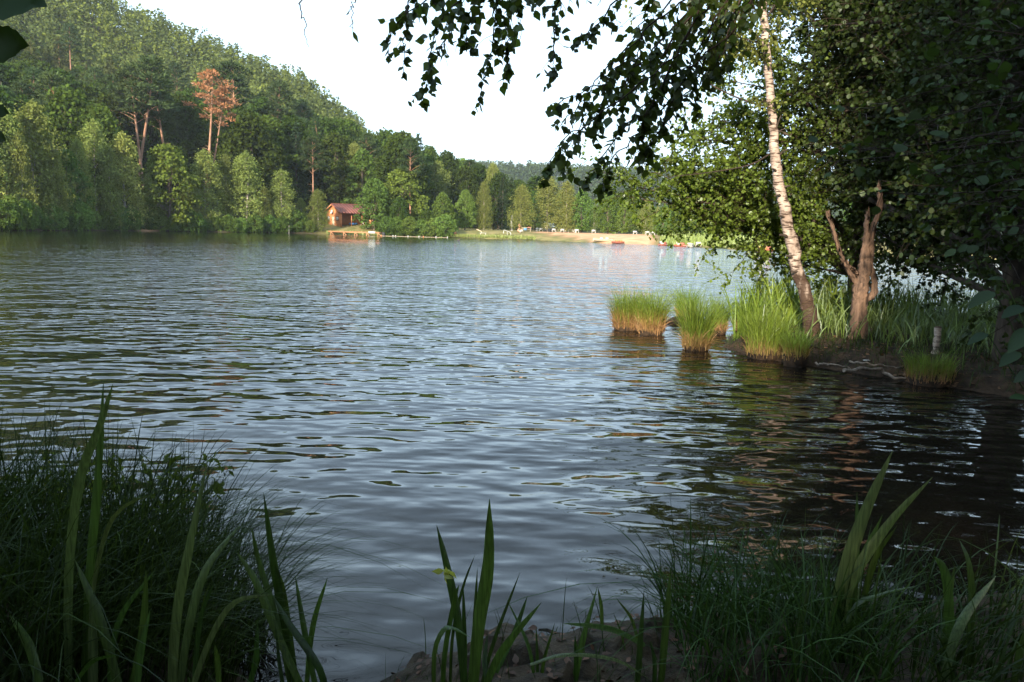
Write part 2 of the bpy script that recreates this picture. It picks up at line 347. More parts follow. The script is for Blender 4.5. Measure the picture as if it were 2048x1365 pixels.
def ground_mat():
    m, n, l, out = newmat('forest_floor_and_beach')
    b = n.new('ShaderNodeBsdfPrincipled'); b.inputs['Roughness'].default_value = 0.95; b.inputs['Specular IOR Level'].default_value = 0.1
    a = n.new('ShaderNodeAttribute'); a.attribute_name = 'zone'
    sp = n.new('ShaderNodeSeparateColor'); l.new(a.outputs['Color'], sp.inputs[0])
    g = n.new('ShaderNodeNewGeometry')
    z = n.new('ShaderNodeTexNoise'); z.inputs['Scale'].default_value = 0.6; z.inputs['Detail'].default_value = 6; l.new(g.outputs['Position'], z.inputs['Vector'])
    def ramp(c1, c2):
        r = n.new('ShaderNodeValToRGB'); r.color_ramp.elements[0].position = 0.35; r.color_ramp.elements[1].position = 0.65
        r.color_ramp.elements[0].color = (*c1, 1); r.color_ramp.elements[1].color = (*c2, 1); l.new(z.outputs['Fac'], r.inputs[0]); return r.outputs[0]
    floor = ramp((0.03, 0.03, 0.013), (0.07, 0.055, 0.03)); sand = ramp((0.42, 0.215, 0.115), (0.58, 0.33, 0.19)); lawn = ramp((0.12, 0.125, 0.04), (0.25, 0.2, 0.085))
    m1 = n.new('ShaderNodeMix'); m1.data_type = 'RGBA'; l.new(sp.outputs[0], m1.inputs['Factor']); l.new(floor, m1.inputs['A']); l.new(sand, m1.inputs['B'])
    m2 = n.new('ShaderNodeMix'); m2.data_type = 'RGBA'; l.new(sp.outputs[1], m2.inputs['Factor']); l.new(m1.outputs['Result'], m2.inputs['A']); l.new(lawn, m2.inputs['B'])
    l.new(m2.outputs['Result'], b.inputs['Base Color']); l.new(b.outputs[0], out.inputs['Surface'])
    return m
M['ground'] = ground_mat()

# ------------------------------------------------------------------ the lake and the land
_sp = np.array([-500, -150, 0, 300, 600, 900, 1060, 1200, 1310, 1540, 1700]); _sy = np.array([70, 92, 100, 130, 150, 151, 146, 127, 126, 100, 90.])
def shore(px): return float(np.interp(px, _sp, _sy))
LAKE = [(-90, 80)] + [((p - 1024) / FPX * shore(p), shore(p)) for p in (-150, 0, 150, 300, 450, 600, 750, 900, 1060, 1130, 1200, 1310, 1420, 1540, 1700)]
LAKE += [(60, 80), (80, 60), (70, 30), (40, 25), (20, 22.5), (14, 20.5), (9, 19.5), (6.2, 17.8), (4.3, 15.7), (3.75, 14.2), (4.0, 13.1), (5.0, 11.9), (6.4, 10.4),
         (8, 8.6), (6.2, 7.3), (4.6, 5.4), (3.2, 4.35), (2.0, 4.05), (1.0, 3.85), (0.6, 3.72), (0.1, 3.72), (-0.45, 3.45), (-0.62, 3.05), (-0.95, 3.0), (-1.2, 3.3),
         (-1.35, 3.9), (-2.2, 4.25), (-4, 4.2), (-9, 3.6), (-20, 5), (-45, 15), (-80, 45)]
LAKE = np.array(LAKE)
def sdist(x, y):                        # distance to the shoreline, positive on land
    p = np.c_[np.ravel(x), np.ravel(y)]; d = np.full(len(p), 1e9); ins = np.zeros(len(p), bool)
    for a, b in zip(LAKE, np.roll(LAKE, -1, 0)):
        e = b - a; w = p - a; t = np.clip((w @ e) / (e @ e), 0, 1)
        d = np.minimum(d, np.hypot(*(w - t[:, None] * e).T))
        c = (a[1] > p[:, 1]) != (b[1] > p[:, 1])
        with np.errstate(divide='ignore', invalid='ignore'):
            ins ^= c & (p[:, 0] < (b[0] - a[0]) * (p[:, 1] - a[1]) / (b[1] - a[1] + 1e-12) + a[0])
    return np.where(ins, -d, d).reshape(np.shape(x))
_tu = [-1.6, -0.64, -.488, -.40, -.264, -.20, -.14, -.06, 0.05, 1.5]; _tg = [.36, .30, .225, .19, .145, .10, .042, .008, .002, .002]
def land(x, y, fine=0.0):
    x = np.asarray(x, float); y = np.asarray(y, float)
    sd = sdist(x, y)
    z = np.where(sd > 0, 0.30 * (1 - np.exp(-np.maximum(sd, 0) / 0.35)), np.maximum(sd * 0.5, -1.5))
    far = sm((y - 60) / 40)
    z = z + far * np.clip(sd, 0, 14) * 0.075 * sm((sd - 0.5) / 8)
    ys = np.maximum(y, 1.0); u = x / ys
    tg = np.interp(u, _tu, _tg); y0 = np.interp(1024 + FPX * u, _sp, _sy) + 6
    t = np.clip((y - y0) / (312 - y0), 0, 1) ** 1.08
    hill = tg * np.minimum(ys, 330) * t * (1 - 0.4 * sm((y - 330) / 250))
    hill = np.where(y > 60, hill, 0)
    hill = hill * (1 + 0.10 * fbm(x / 45, y / 45, 3)) + sm((y - 480) / 420) * 54 * (1 + 0.25 * fbm(x / 260 + 3, y / 260, 3)) * (y > 300)
    hill = np.where(y < -15, hill + sm((-y - 15) / 60) * 4, hill)
    z = z + np.where(sd > 0, hill, 0)
    if fine: z = z + np.where(sd > -0.2, fine * fbm(x * 2.2, y * 2.2, 4) * sm((sd + 0.2) / 0.5), 0)
    return z
def gz(x, y): return float(land(np.array([x]), np.array([y]))[0])

def grid_mesh(X, Y, Z):
    a, b = X.shape; V = np.c_[X.ravel(), Y.ravel(), Z.ravel()]
    i, j = np.meshgrid(np.arange(a - 1), np.arange(b - 1), indexing='ij'); i = i.ravel(); j = j.ravel()
    return V, np.c_[i * b + j, (i + 1) * b + j, (i + 1) * b + j + 1, i * b + j + 1]
NEAR = (-6.0, 5.6, -2.2, 6.0); PEN = (2.6, 15.5, 7.0, 23.0)
rr = np.geomspace(0.6, 4500, 200); th = np.linspace(0, 2 * math.pi, 385)
TR, TH = np.meshgrid(rr, th, indexing='ij'); TX, TY = TR * np.sin(TH), TR * np.cos(TH)
TZ = land(TX, TY) + np.where(TR > 50, 0.25 * fbm(TX / 3, TY / 3, 3), 0) * (sdist(TX, TY) > 2)
for q in (NEAR, PEN):
    TZ = np.where((TX > q[0] + .1) & (TX < q[1] - .1) & (TY > q[2] + .1) & (TY < q[3] - .1), TZ - 0.35, TZ)
V, F = grid_mesh(TX, TY, TZ)
ground = mk('ground', (V, F), M['ground'], smooth=True); setp(ground, 'forest floor, lawn and sandy beach around the lake', None, None, 'structure')
upx = 1024 + FPX * TX / np.maximum(TY, 1); sdT = sdist(TX, TY)
sand = sm((upx - 1045) / 25) * sm((1312 - upx) / 15) * sm((sdT - np.clip((1190 - upx) / 150, 0, 1) * 13 + 2 * fbm(TX / 3, TY / 3)) / 2) * (sdT < 34 + 6 * fbm(TX / 6, TY / 6)) * (TY > 60)
sand2 = (sm((upx - 270) / 10) * sm((310 - upx) / 10) * 0.6) * (sdT < 6) * (TY > 60)
lawn = (sm((upx - 640) / 15) * sm((760 - upx) / 20) + sm((upx - 880) / 20) * sm((1200 - upx) / 40) + sm((upx - 1290) / 30)) * (sdT < 45) * (TY > 60)
lawn = np.clip(lawn * (1 - sand) + 0.75 * ((upx > 1040) & (upx < 1320) & (sdT > 30) & (sdT < 55) & (TY > 60)), 0, 1)
col = np.zeros((TX.size, 4), np.float32); col[:, 0] = np.clip(sand + sand2, 0, 1).ravel(); col[:, 1] = np.clip(lawn - sand2, 0, 1).ravel(); col[:, 3] = 1
ca = ground.data.color_attributes.new('zone', 'FLOAT_COLOR', 'POINT'); ca.data.foreach_set('color', col.ravel())
def patch(name, q, step, label):
    X, Y = np.meshgrid(np.arange(q[0], q[1], step), np.arange(q[2], q[3], step), indexing='ij')
    Z = land(X, Y, 0.22); Z = Z + (Z > -.1) * ((0.10 if name == 'near_bank' else 0.05) * fbm(X * 7, Y * 7, 5) + (0.06 if name == 'near_bank' else 0) * (fbm(X * 4 + 9, Y * 4, 3) > .06))
    o = mk(name, grid_mesh(X, Y, Z), M['mud' if name == 'near_bank' else 'peat'], smooth=True); return setp(o, label, None, None, 'structure')
patch('near_bank', NEAR, 0.042, 'dark peaty bank at the photographer\'s feet')
patch('wooded_spit', PEN, 0.09, 'low wooded spit of dark peat on the right')
wv = np.array([[-130, -3, 0], [130, -3, 0], [130, 175, 0], [-130, 175, 0]], float)
water = mk('water', (wv, np.array([[0, 1, 2, 3]])), M['water']); setp(water, 'rippled lake water', None, None, 'structure')

# ------------------------------------------------------------------ foliage meshes
def orient(axis, normal):
    a = nrm(axis); w = nrm(np.cross(normal, a)); n = np.cross(a, w); return a, w, n
T_CARD = (np.array([[0, 0, 0], [.5, .5, 0.06], [1, 0, 0], [.5, -.5, 0.06]], float), np.array([[0, 1, 2, 3]]))
T_LEAF = (np.array([[0, 0, 0], [.16, .27, .05], [.42, .40, .06], [.78, .14, .0], [1, 0, -.06], [.78, -.14, 0], [.42, -.40, .06], [.16, -.27, .05], [.45, 0, 0]], float),
          np.array([[0, 8, 1], [1, 8, 2], [2, 8, 3], [3, 8, 4], [4, 8, 5], [5, 8, 6], [6, 8, 7], [7, 8, 0]]))
T_ROUND = (np.array([[0, 0, 0], [.2, .32, .05], [.55, .44, .06], [.88, .26, .03], [1, 0, -.03], [.88, -.26, .03], [.55, -.44, .06], [.2, -.32, .05], [.5, 0, 0]], float), T_LEAF[1])
T_HEX = (np.array([[0, 0, 0], [.3, .4, .05], [.75, .34, .03], [1, 0, 0], [.75, -.34, .03], [.3, -.4, .05]], float), np.array([[0, 1, 2, 3], [0, 3, 4, 5]]))
def leaves(pos, axis, normal, size, width, tmpl):
    pos = np.asarray(pos, float); N = len(pos); a, w, n = orient(axis, normal)
    T, F = tmpl; size = np.broadcast_to(size, (N,)); width = np.broadcast_to(width, (N,))
    V = pos[:, None] + size[:, None, None] * (T[None, :, 0:1] * a[:, None] + (T[None, :, 1:2] * width[:, None, None]) * w[:, None] + T[None, :, 2:3] * n[:, None])
    FF = (F[None] + (np.arange(N) * len(T))[:, None, None]).reshape(-1, F.shape[1])
    return V.reshape(-1, 3), FF
def rdir(rs, n): return nrm(rs.normal(size=(n, 3)))

def clump_leaves(rs, centers, radii, per, size, flat=1.0, up=0.35, width=0.8, shell=0.55, tmpl=T_CARD):
    C = np.repeat(centers, per, 0); r = np.repeat(radii, per)
    d = rdir(rs, len(C)); d[:, 2] = np.where(d[:, 2] < -0.35, -d[:, 2], d[:, 2])
    q = r * (shell + (1 - shell) * rs.rand(len(C)) ** 0.6)
    pos = C + d * q[:, None] * np.array([1, 1, flat])
    nn = nrm(d + np.array([0, 0, up]) + 0.7 * rs.normal(size=d.shape)); ax = nrm(np.cross(nn, rdir(rs, len(C))) + 0.25 * d)
    return leaves(pos, ax, nn, size * (0.6 + 0.8 * rs.rand(len(C))), width, tmpl)
def trunk_mesh(name, h, r, rs, matl, limbs=None, bend=0.03, n=7, top=0.92):
    z = np.linspace(-1.2, h * top, 9); p = np.c_[bend * h * np.sin(z / h * 3 + rs.rand() * 6) * (z > 0), bend * h * np.cos(z / h * 2.3 + rs.rand() * 6) * 0.6 * (z > 0), z]
    p[:, :2] -= p[1, :2]
    parts = tube(p, r * (1 - 0.8 * np.clip(z / h, 0, 1)) * (1 + 0.5 * np.exp(-np.maximum(z, 0) / 0.5)), n, False)
    for a, b, rad in (limbs or []):
        mid = (np.array(a) + np.array(b)) / 2 + np.array([0, 0, 0.1 * np.linalg.norm(np.array(b) - np.array(a))]); parts += tube(curve([a, mid, b], 4), np.linspace(rad, rad * .3, 5), 5, False)
    return mesh(name, parts, matl, smooth=True)

def p_broad(seed, h=16, Rr=5, matl='beech', base=0.12, n=90, per=85, size=0.48, tp=0.75):
    rs = np.random.RandomState(seed); cs, rd, lim = [], [], []
    for k in range(n):
        t = (k + rs.rand()) / n; zz = base + (1 - base) * t
        prof = math.sin(math.pi * min(1, (t * 0.86 + 0.14)) ** tp) ** 0.65
        ang = k * 2.39996 + rs.rand(); q = prof * (0.55 + 0.5 * rs.rand()) * (1 + 0.18 * math.sin(2 * ang + seed))
        c = np.array([Rr * q * math.cos(ang), Rr * q * math.sin(ang), h * zz * 0.95]); cs.append(c); rd.append(Rr * (0.19 + 0.15 * rs.rand()))
        if k % 5 == 0: lim.append(((0, 0, max(h * 0.12, c[2] - 0.22 * h)), c, h * 0.006))
    V, F = clump_leaves(rs, np.array(cs), np.array(rd), per, size, 0.75)
    return trunk_mesh('trunk', h, h * 0.018, rs, M['farbark'], lim), mesh('crown', [(V, F)], M[matl])
def p_birch(seed, h=15, Rr=2.4, matl='birch', n=250, per=36, size=0.27):
    rs = np.random.RandomState(seed); pos, lim = [], []
    for k in range(n):
        t = rs.rand() ** 0.85; zz = 0.10 + 0.88 * t; prof = (1 - t ** 2.6) ** 0.8 * (0.55 + 0.45 * math.sin(min(1, t * 2.2 + .25) * 1.57))
        ang = k * 2.39996 + rs.rand(); q = Rr * prof * (0.25 + 0.8 * rs.rand()) * (1 + 0.25 * math.sin(3 * ang + seed + 5 * zz)) + 0.15
        top = np.array([q * math.cos(ang), q * math.sin(ang), h * zz]); Ln = (0.9 + 1.5 * rs.rand()) * (1 - 0.6 * t) * h / 15
        s = rs.rand(per) ** 1.0
        p = top + np.c_[0.30 * rs.normal(size=(per, 2)) * (1 + 0 * s[:, None]) + np.outer(s * 0.35, [math.cos(ang), math.sin(ang)]), -Ln * s + 0.25 * rs.normal(size=per)]
        pos.append(p)
        if k % 12 == 0: lim.append(((0, 0, max(1.5, top[2] - 1.2)), top, 0.05))
    # upright tip
    s = rs.rand(60); pos.append(np.c_[0.28 * rs.normal(size=(60, 2)) * (1.2 - s[:, None]), h * (0.93 + 0.075 * s)])
    pos = np.concatenate(pos); nn = nrm(np.c_[pos[:, :2] / Rr * 0.9, np.full(len(pos), 0.35)] + 0.8 * rs.normal(size=pos.shape)); ax = nrm(np.array([0, 0, -0.8]) + 0.6 * rs.normal(size=pos.shape))
    V, F = leaves(pos, ax, nn, size * (0.6 + 0.8 * rs.rand(len(pos))), 0.65, T_CARD)
    return trunk_mesh('trunk', h, h * 0.011, rs, M['farbirchbark'], lim, 0.015), mesh('crown', [(V, F)], M[matl])
M['farbirchbark'] = surf('bark_far_birch', (0.10, 0.08, 0.065), (0.42, 0.38, 0.33), 3, 0.8, 0.1, stretch=(1, 1, 2))
def p_pine(seed, h=20, matl='pine', crown=0.45, Rr=3.2, n=26, per=130, size=0.55, lean=0.0):
    rs = np.random.RandomState(seed); cs, rd, lim = [], [], []
    for k in range(n):
        t = (k + .5) / n; zz = 1 - crown + crown * (t ** 0.9); ang = k * 2.39996 + rs.rand()
        q = Rr * math.sin(math.pi * (0.22 + 0.76 * t)) ** 0.8 * (0.35 + 0.75 * rs.rand()) if k < n - 2 else 0.3
        c = np.array([q * math.cos(ang), q * math.sin(ang), h * zz]); cs.append(c); rd.append(Rr * (0.26 + 0.16 * rs.rand())); lim.append(((0, 0, h * zz - 0.8 - 0.2 * q), c, 0.045))
    for k in range(4):
        ang = rs.rand() * 6.28; zz = h * (0.35 + 0.18 * rs.rand()); lim.append(((0, 0, zz), (1.2 * math.cos(ang), 1.2 * math.sin(ang), zz + .2), 0.035))
    C = np.repeat(np.array(cs), per, 0); r = np.repeat(np.array(rd), per); d = rdir(rs, len(C))
    pos = C + d * (r * (0.35 + 0.65 * rs.rand(len(r))))[:, None] * np.array([1, 1, 0.30])
    ax = nrm(d * np.array([1, 1, 0.3]) + np.array([0, 0, 0.55]) + 0.5 * rs.normal(size=d.shape)); nn = rdir(rs, len(C))
    V, F = leaves(pos, ax, nn, size * (0.6 + 0.7 * rs.rand(len(r))), 0.34, T_CARD)
    return trunk_mesh('trunk', h, h * 0.0125, rs, M['pinebark'], lim, 0.012, top=0.97), mesh('crown', [(V, F)], M[matl])
def p_conifer(seed, h=18, Rr=3.4, matl='spruce', layers=24, br=10, per=15, size=0.6, droop=0.35, wid=0.38, start=0.06, pw=0.9, bark='farbark'):
    rs = np.random.RandomState(seed); pos, ax, lim = [], [], []
    for k in range(layers):
        t = (k + 0.4 * rs.rand()) / layers; zz = h * (start + (1 - start) * t); Lb = Rr * (1 - t) ** pw + 0.18
        nb = max(4, int(br * (1 - 0.5 * t)))
        for b in range(nb):
            ang = 6.283 * (b + 0.8 * rs.rand()) / nb + k * 1.3; L1 = Lb * (0.7 + 0.45 * rs.rand()); s = 0.15 + 0.85 * rs.rand(per) ** 0.7
            dirh = np.array([math.cos(ang), math.sin(ang), 0])
            p = np.array([0, 0, zz]) + np.outer(s * L1, dirh); p[:, 2] -= droop * L1 * s ** 1.3; p += rs.normal(size=p.shape) * np.array([0.16, 0.16, 0.13])
            pos.append(p); ax.append(np.tile(dirh + np.array([0, 0, -droop]), (per, 1)))
    s = rs.rand(40); pos.append(np.c_[0.1 * rs.normal(size=(40, 2)) * (1.5 - s[:, None]), h * (0.95 + 0.06 * s)]); ax.append(np.tile([0, 0, 1.0], (40, 1)))
    pos = np.concatenate(pos); ax = nrm(np.concatenate(ax) + 0.55 * rs.normal(size=pos.shape)); nn = nrm(np.array([0, 0, 0.9]) + 0.6 * rs.normal(size=pos.shape))
    V, F = leaves(pos, ax, nn, size * (0.6 + 0.8 * rs.rand(len(pos))), wid, T_CARD)
    return trunk_mesh('trunk', h, h * 0.012, rs, M[bark], None, 0.006, top=0.98), mesh('crown', [(V, F)], M[matl])

PROTO = {
    'beech': [(p_broad(s, 16, 5.0), 16) for s in (1, 2, 3, 4)],
    'maple': [(p_broad(s, 14, 5.0, 'maple', 0.05, 85, 90, 0.45, 0.9), 14) for s in (11, 12)],
    'alder_far': [(p_broad(s, 15, 4.2, 'shrub', 0.04, 90, 80, 0.43, 0.8), 15) for s in (15, 16, 17)],
    'birch': [(p_birch(s), 15) for s in (21, 22, 23, 24)],
    'pine': [(p_pine(s, crown=0.38, n=24), 20) for s in (31, 32, 33)],
    'hillpine': [(p_conifer(s, 16, 3.3, 'hillpine', 20, 9, 16, 0.75, -0.25, 0.5, 0.15, 0.62, 'pinebark'), 16) for s in (41, 42, 43, 44)],
    'spruce': [(p_conifer(s), 18) for s in (51, 52)],
    'dead': [(p_pine(61, 20, 'dead', 0.30, 2.9, 17, 100, 0.42), 20)],
    'slimpine': [(p_conifer(66, 20, 2.6, 'pine', 16, 7, 14, 0.75, 0.12, 0.4, 0.42, 0.6, 'pinebark'), 20)],
    'shrub': [(p_broad(s, 5, 3.2, 'shrub', 0.02, 60, 70, 0.33, 1.1), 5) for s in (71, 72, 73)],
}
TREE_N = 0
def plant(kind, x, y, h, rz, label, cat, name, group=None, wide=1.0, var=None, tilt=(0, 0), sink=0.0):
    global TREE_N
    pr = PROTO[kind]; (tm, cm), h0 = pr[TREE_N % len(pr) if var is None else var]; TREE_N += 1
    o = bpy.data.objects.new(name, None); S.collection.objects.link(o)
    o.location = (x, y, gz(x, y) - sink); s = h / h0; o.scale = (s * wide, s * wide, s); o.rotation_euler = (tilt[0], tilt[1], rz); o.rotation_mode = 'XYZ'
    setp(o, label, cat, group)
    for nm, me in (('trunk', tm), ('crown', cm)):
        c = bpy.data.objects.new(nm, me); S.collection.objects.link(c); c.parent = o
    return o
rnd = random.Random(77)

# ---- far ridge: one mass of conifers
rs = np.random.RandomState(9)
N = 5200; yy = 470 + 480 * rs.rand(N) ** 0.9; uu = -0.32 + 1.05 * rs.rand(N); xx = uu * yy
zz = land(xx, yy); hh = 9 + 6 * rs.rand(N); K = 34
t = rs.rand(N, K) ** 0.8; ang = 6.283 * rs.rand(N, K); rad = (2.9 * (1 - t) ** 0.75 + 0.2) * (0.4 + 0.7 * rs.rand(N, K))
pos = np.stack([xx[:, None] + rad * np.cos(ang), yy[:, None] + rad * np.sin(ang), zz[:, None] + hh[:, None] * (0.12 + 0.9 * t)], -1).reshape(-1, 3)
ax = nrm(np.stack([np.cos(ang), np.sin(ang), -0.2 + 0 * ang], -1).reshape(-1, 3) + 0.5 * rs.normal(size=(N * K, 3)))
V, F = leaves(pos, ax, nrm(np.array([0, -0.4, 0.8]) + 0.6 * rs.normal(size=(N * K, 3))), 2.7 * (0.6 + 0.8 * rs.rand(N * K)), 0.62, T_CARD)
setp(mk('far_wood', (V, F), M['farwood']), 'hazy blue-green wood covering the far ridge', 'wood', None, 'stuff')

# ---- the wooded hillside: every tree on its own
HL = {
    'beech_low': ('large dark beech in the lower hillside wood', 'tree', 'beech_tree', 'beeches on the lower hillside'),
    'beech_up': ('round broadleaf crown among the upper hillside pines', 'tree', 'broadleaf_tree', 'broadleaf trees on the upper hillside'),
    'hillpine': ('young grey-green pine of the upper hillside', 'tree', 'young_pine_tree', 'pines on the upper hillside'),
    'pine': ('bare-trunked scots pine in the hillside wood', 'tree', 'scots_pine_tree', 'scots pines on the hillside'),
    'spruce': ('dark pointed spruce in the hillside wood', 'tree', 'spruce_tree', 'spruces on the hillside'),
    'mid': ('green broadleaf tree in the wood behind the bathing beach', 'tree', 'broadleaf_tree', 'trees behind the beach'),
    'midb': ('pale birch in the wood behind the bathing beach', 'tree', 'birch_tree', 'birches behind the beach'),
}

def sector(px):
    return 'at the left edge' if px < 180 else ('above the leaning pines' if px < 430 else ('between the dead pine and the hut' if px < 640 else ('above the hut' if px < 800 else 'right of the hut')))
cnt = {}
sp = 6.6; y = 108.0
while y < 246:
    x = -0.70 * y
    while x < 0.02 * y:
        X = x + rnd.uniform(-2.4, 2.4); Y = y + rnd.uniform(-2.4, 2.4); u = X / Y; px = 1024 + FPX * u; ys = shore(px)
        if Y > ys + 11 and not (630 < px < 790 and Y < ys + 26) and not (px > 860 and Y < ys + 45) and not (215 < px < 480 and Y < ys + 38):
            tt = (Y - ys) / (312 - ys); r = rnd.random(); kk = None
            rightish = px > 700
            if tt < 0.45 + 0.15 * (vnoise(X / 25, Y / 25) - .5):
                k = 'beech_low' if r < 0.78 else ('spruce' if r < 0.88 else 'pine')
                if rightish and r < 0.3: k = 'midb2'
            else:
                k = 'hillpine' if r < (0.68 if not rightish else 0.25) else ('beech_up' if r < 0.95 else 'pine')
            if k == 'midb2': plant('birch', X, Y, rnd.uniform(12, 17), rnd.uniform(0, 6.28), 'light green birch among the beeches at the foot of the hill', 'tree', 'birch_tree', 'birches at the foot of the hill')
            else:
                pk = {'beech_low': 'beech', 'beech_up': rnd.choice(['beech', 'alder_far'])}.get(k, k); lo, hi = {'beech_low': (14, 20), 'beech_up': (9, 13), 'hillpine': (9, 13.5), 'pine': (16, 21), 'spruce': (13, 19)}[k]
                L = HL[k]; plant(pk, X, Y, rnd.uniform(lo, hi) * (0.8 if px > 820 else 1), rnd.uniform(0, 6.28), L[0] + ', ' + sector(px), L[1], L[2], L[3])
            cnt[k] = cnt.get(k, 0) + 1
        x += sp
    y += sp * (0.9 if y < 200 else 1.0)
# the upper slope beyond reads as one mass of small crowns: conifers and broadleaf trees
def mass(name, N, K, matl, seed, hlo, hhi, rad0, pw, size, wid, label, base):
    r2 = np.random.RandomState(seed); yy = 244 + 125 * r2.rand(N) ** 0.9; uu = -0.72 + 0.70 * r2.rand(N); xx = uu * yy
    k = (land(xx, yy) > 3.0); xx, yy = xx[k], yy[k]; n = len(xx); zz = land(xx, yy); hh = hlo + (hhi - hlo) * r2.rand(n); sc = hh / hhi
    t = r2.rand(n, K) ** .8; an = 6.283 * r2.rand(n, K); rd = (rad0 * (1 - t ** 1.2) ** pw + .2) * (.45 + .65 * r2.rand(n, K)) * sc[:, None]
    pos = np.stack([xx[:, None] + rd * np.cos(an), yy[:, None] + rd * np.sin(an), zz[:, None] + hh[:, None] * (base + (1.02 - base) * t)], -1).reshape(-1, 3)
    o = np.stack([np.cos(an), np.sin(an), .5 + 0 * an], -1).reshape(-1, 3); ax_ = nrm(o * [1, 1, .4] + .6 * r2.normal(size=o.shape)); nn_ = nrm(o + .7 * r2.normal(size=o.shape))
    setp(mk(name, leaves(pos, ax_, nn_, size * (.6 + .8 * r2.rand(len(pos))), wid, T_CARD), M[matl]), label, 'wood', None, 'stuff')
mass('upper_pine_wood', 1500, 95, 'hillpine', 81, 8, 13, 2.3, .7, 1.0, .5, 'fine grey-green pine wood on the top of the hill', .15)
mass('upper_broadleaf_wood', 420, 110, 'uphill', 82, 8, 12, 3.2, .5, 1.0, .75, 'yellow-green broadleaf crowns mixed into the hilltop wood', .1)
# wood behind the beach
y = 178.0
while y < 330:
    x = -0.10 * y
    while x < 0.36 * y:
        X = x + rnd.uniform(-3, 3); Y = y + rnd.uniform(-3, 3); px = 1024 + FPX * X / Y
        if 880 < px < 1620 and Y > shore(px) + 52:
            k = 'mid' if rnd.random() < 0.65 else 'midb'; L = HL[k]
            plant({'mid': rnd.choice(['beech', 'alder_far', 'alder_far']), 'midb': 'birch'}[k], X, Y, rnd.uniform(6.5, 11.5) * (1 - 0.2 * (px > 1250)), rnd.uniform(0, 6.28), L[0], L[1], L[2], L[3]); cnt[k] = cnt.get(k, 0) + 1
        x += 8.5
    y += 12
print('hill trees', cnt)

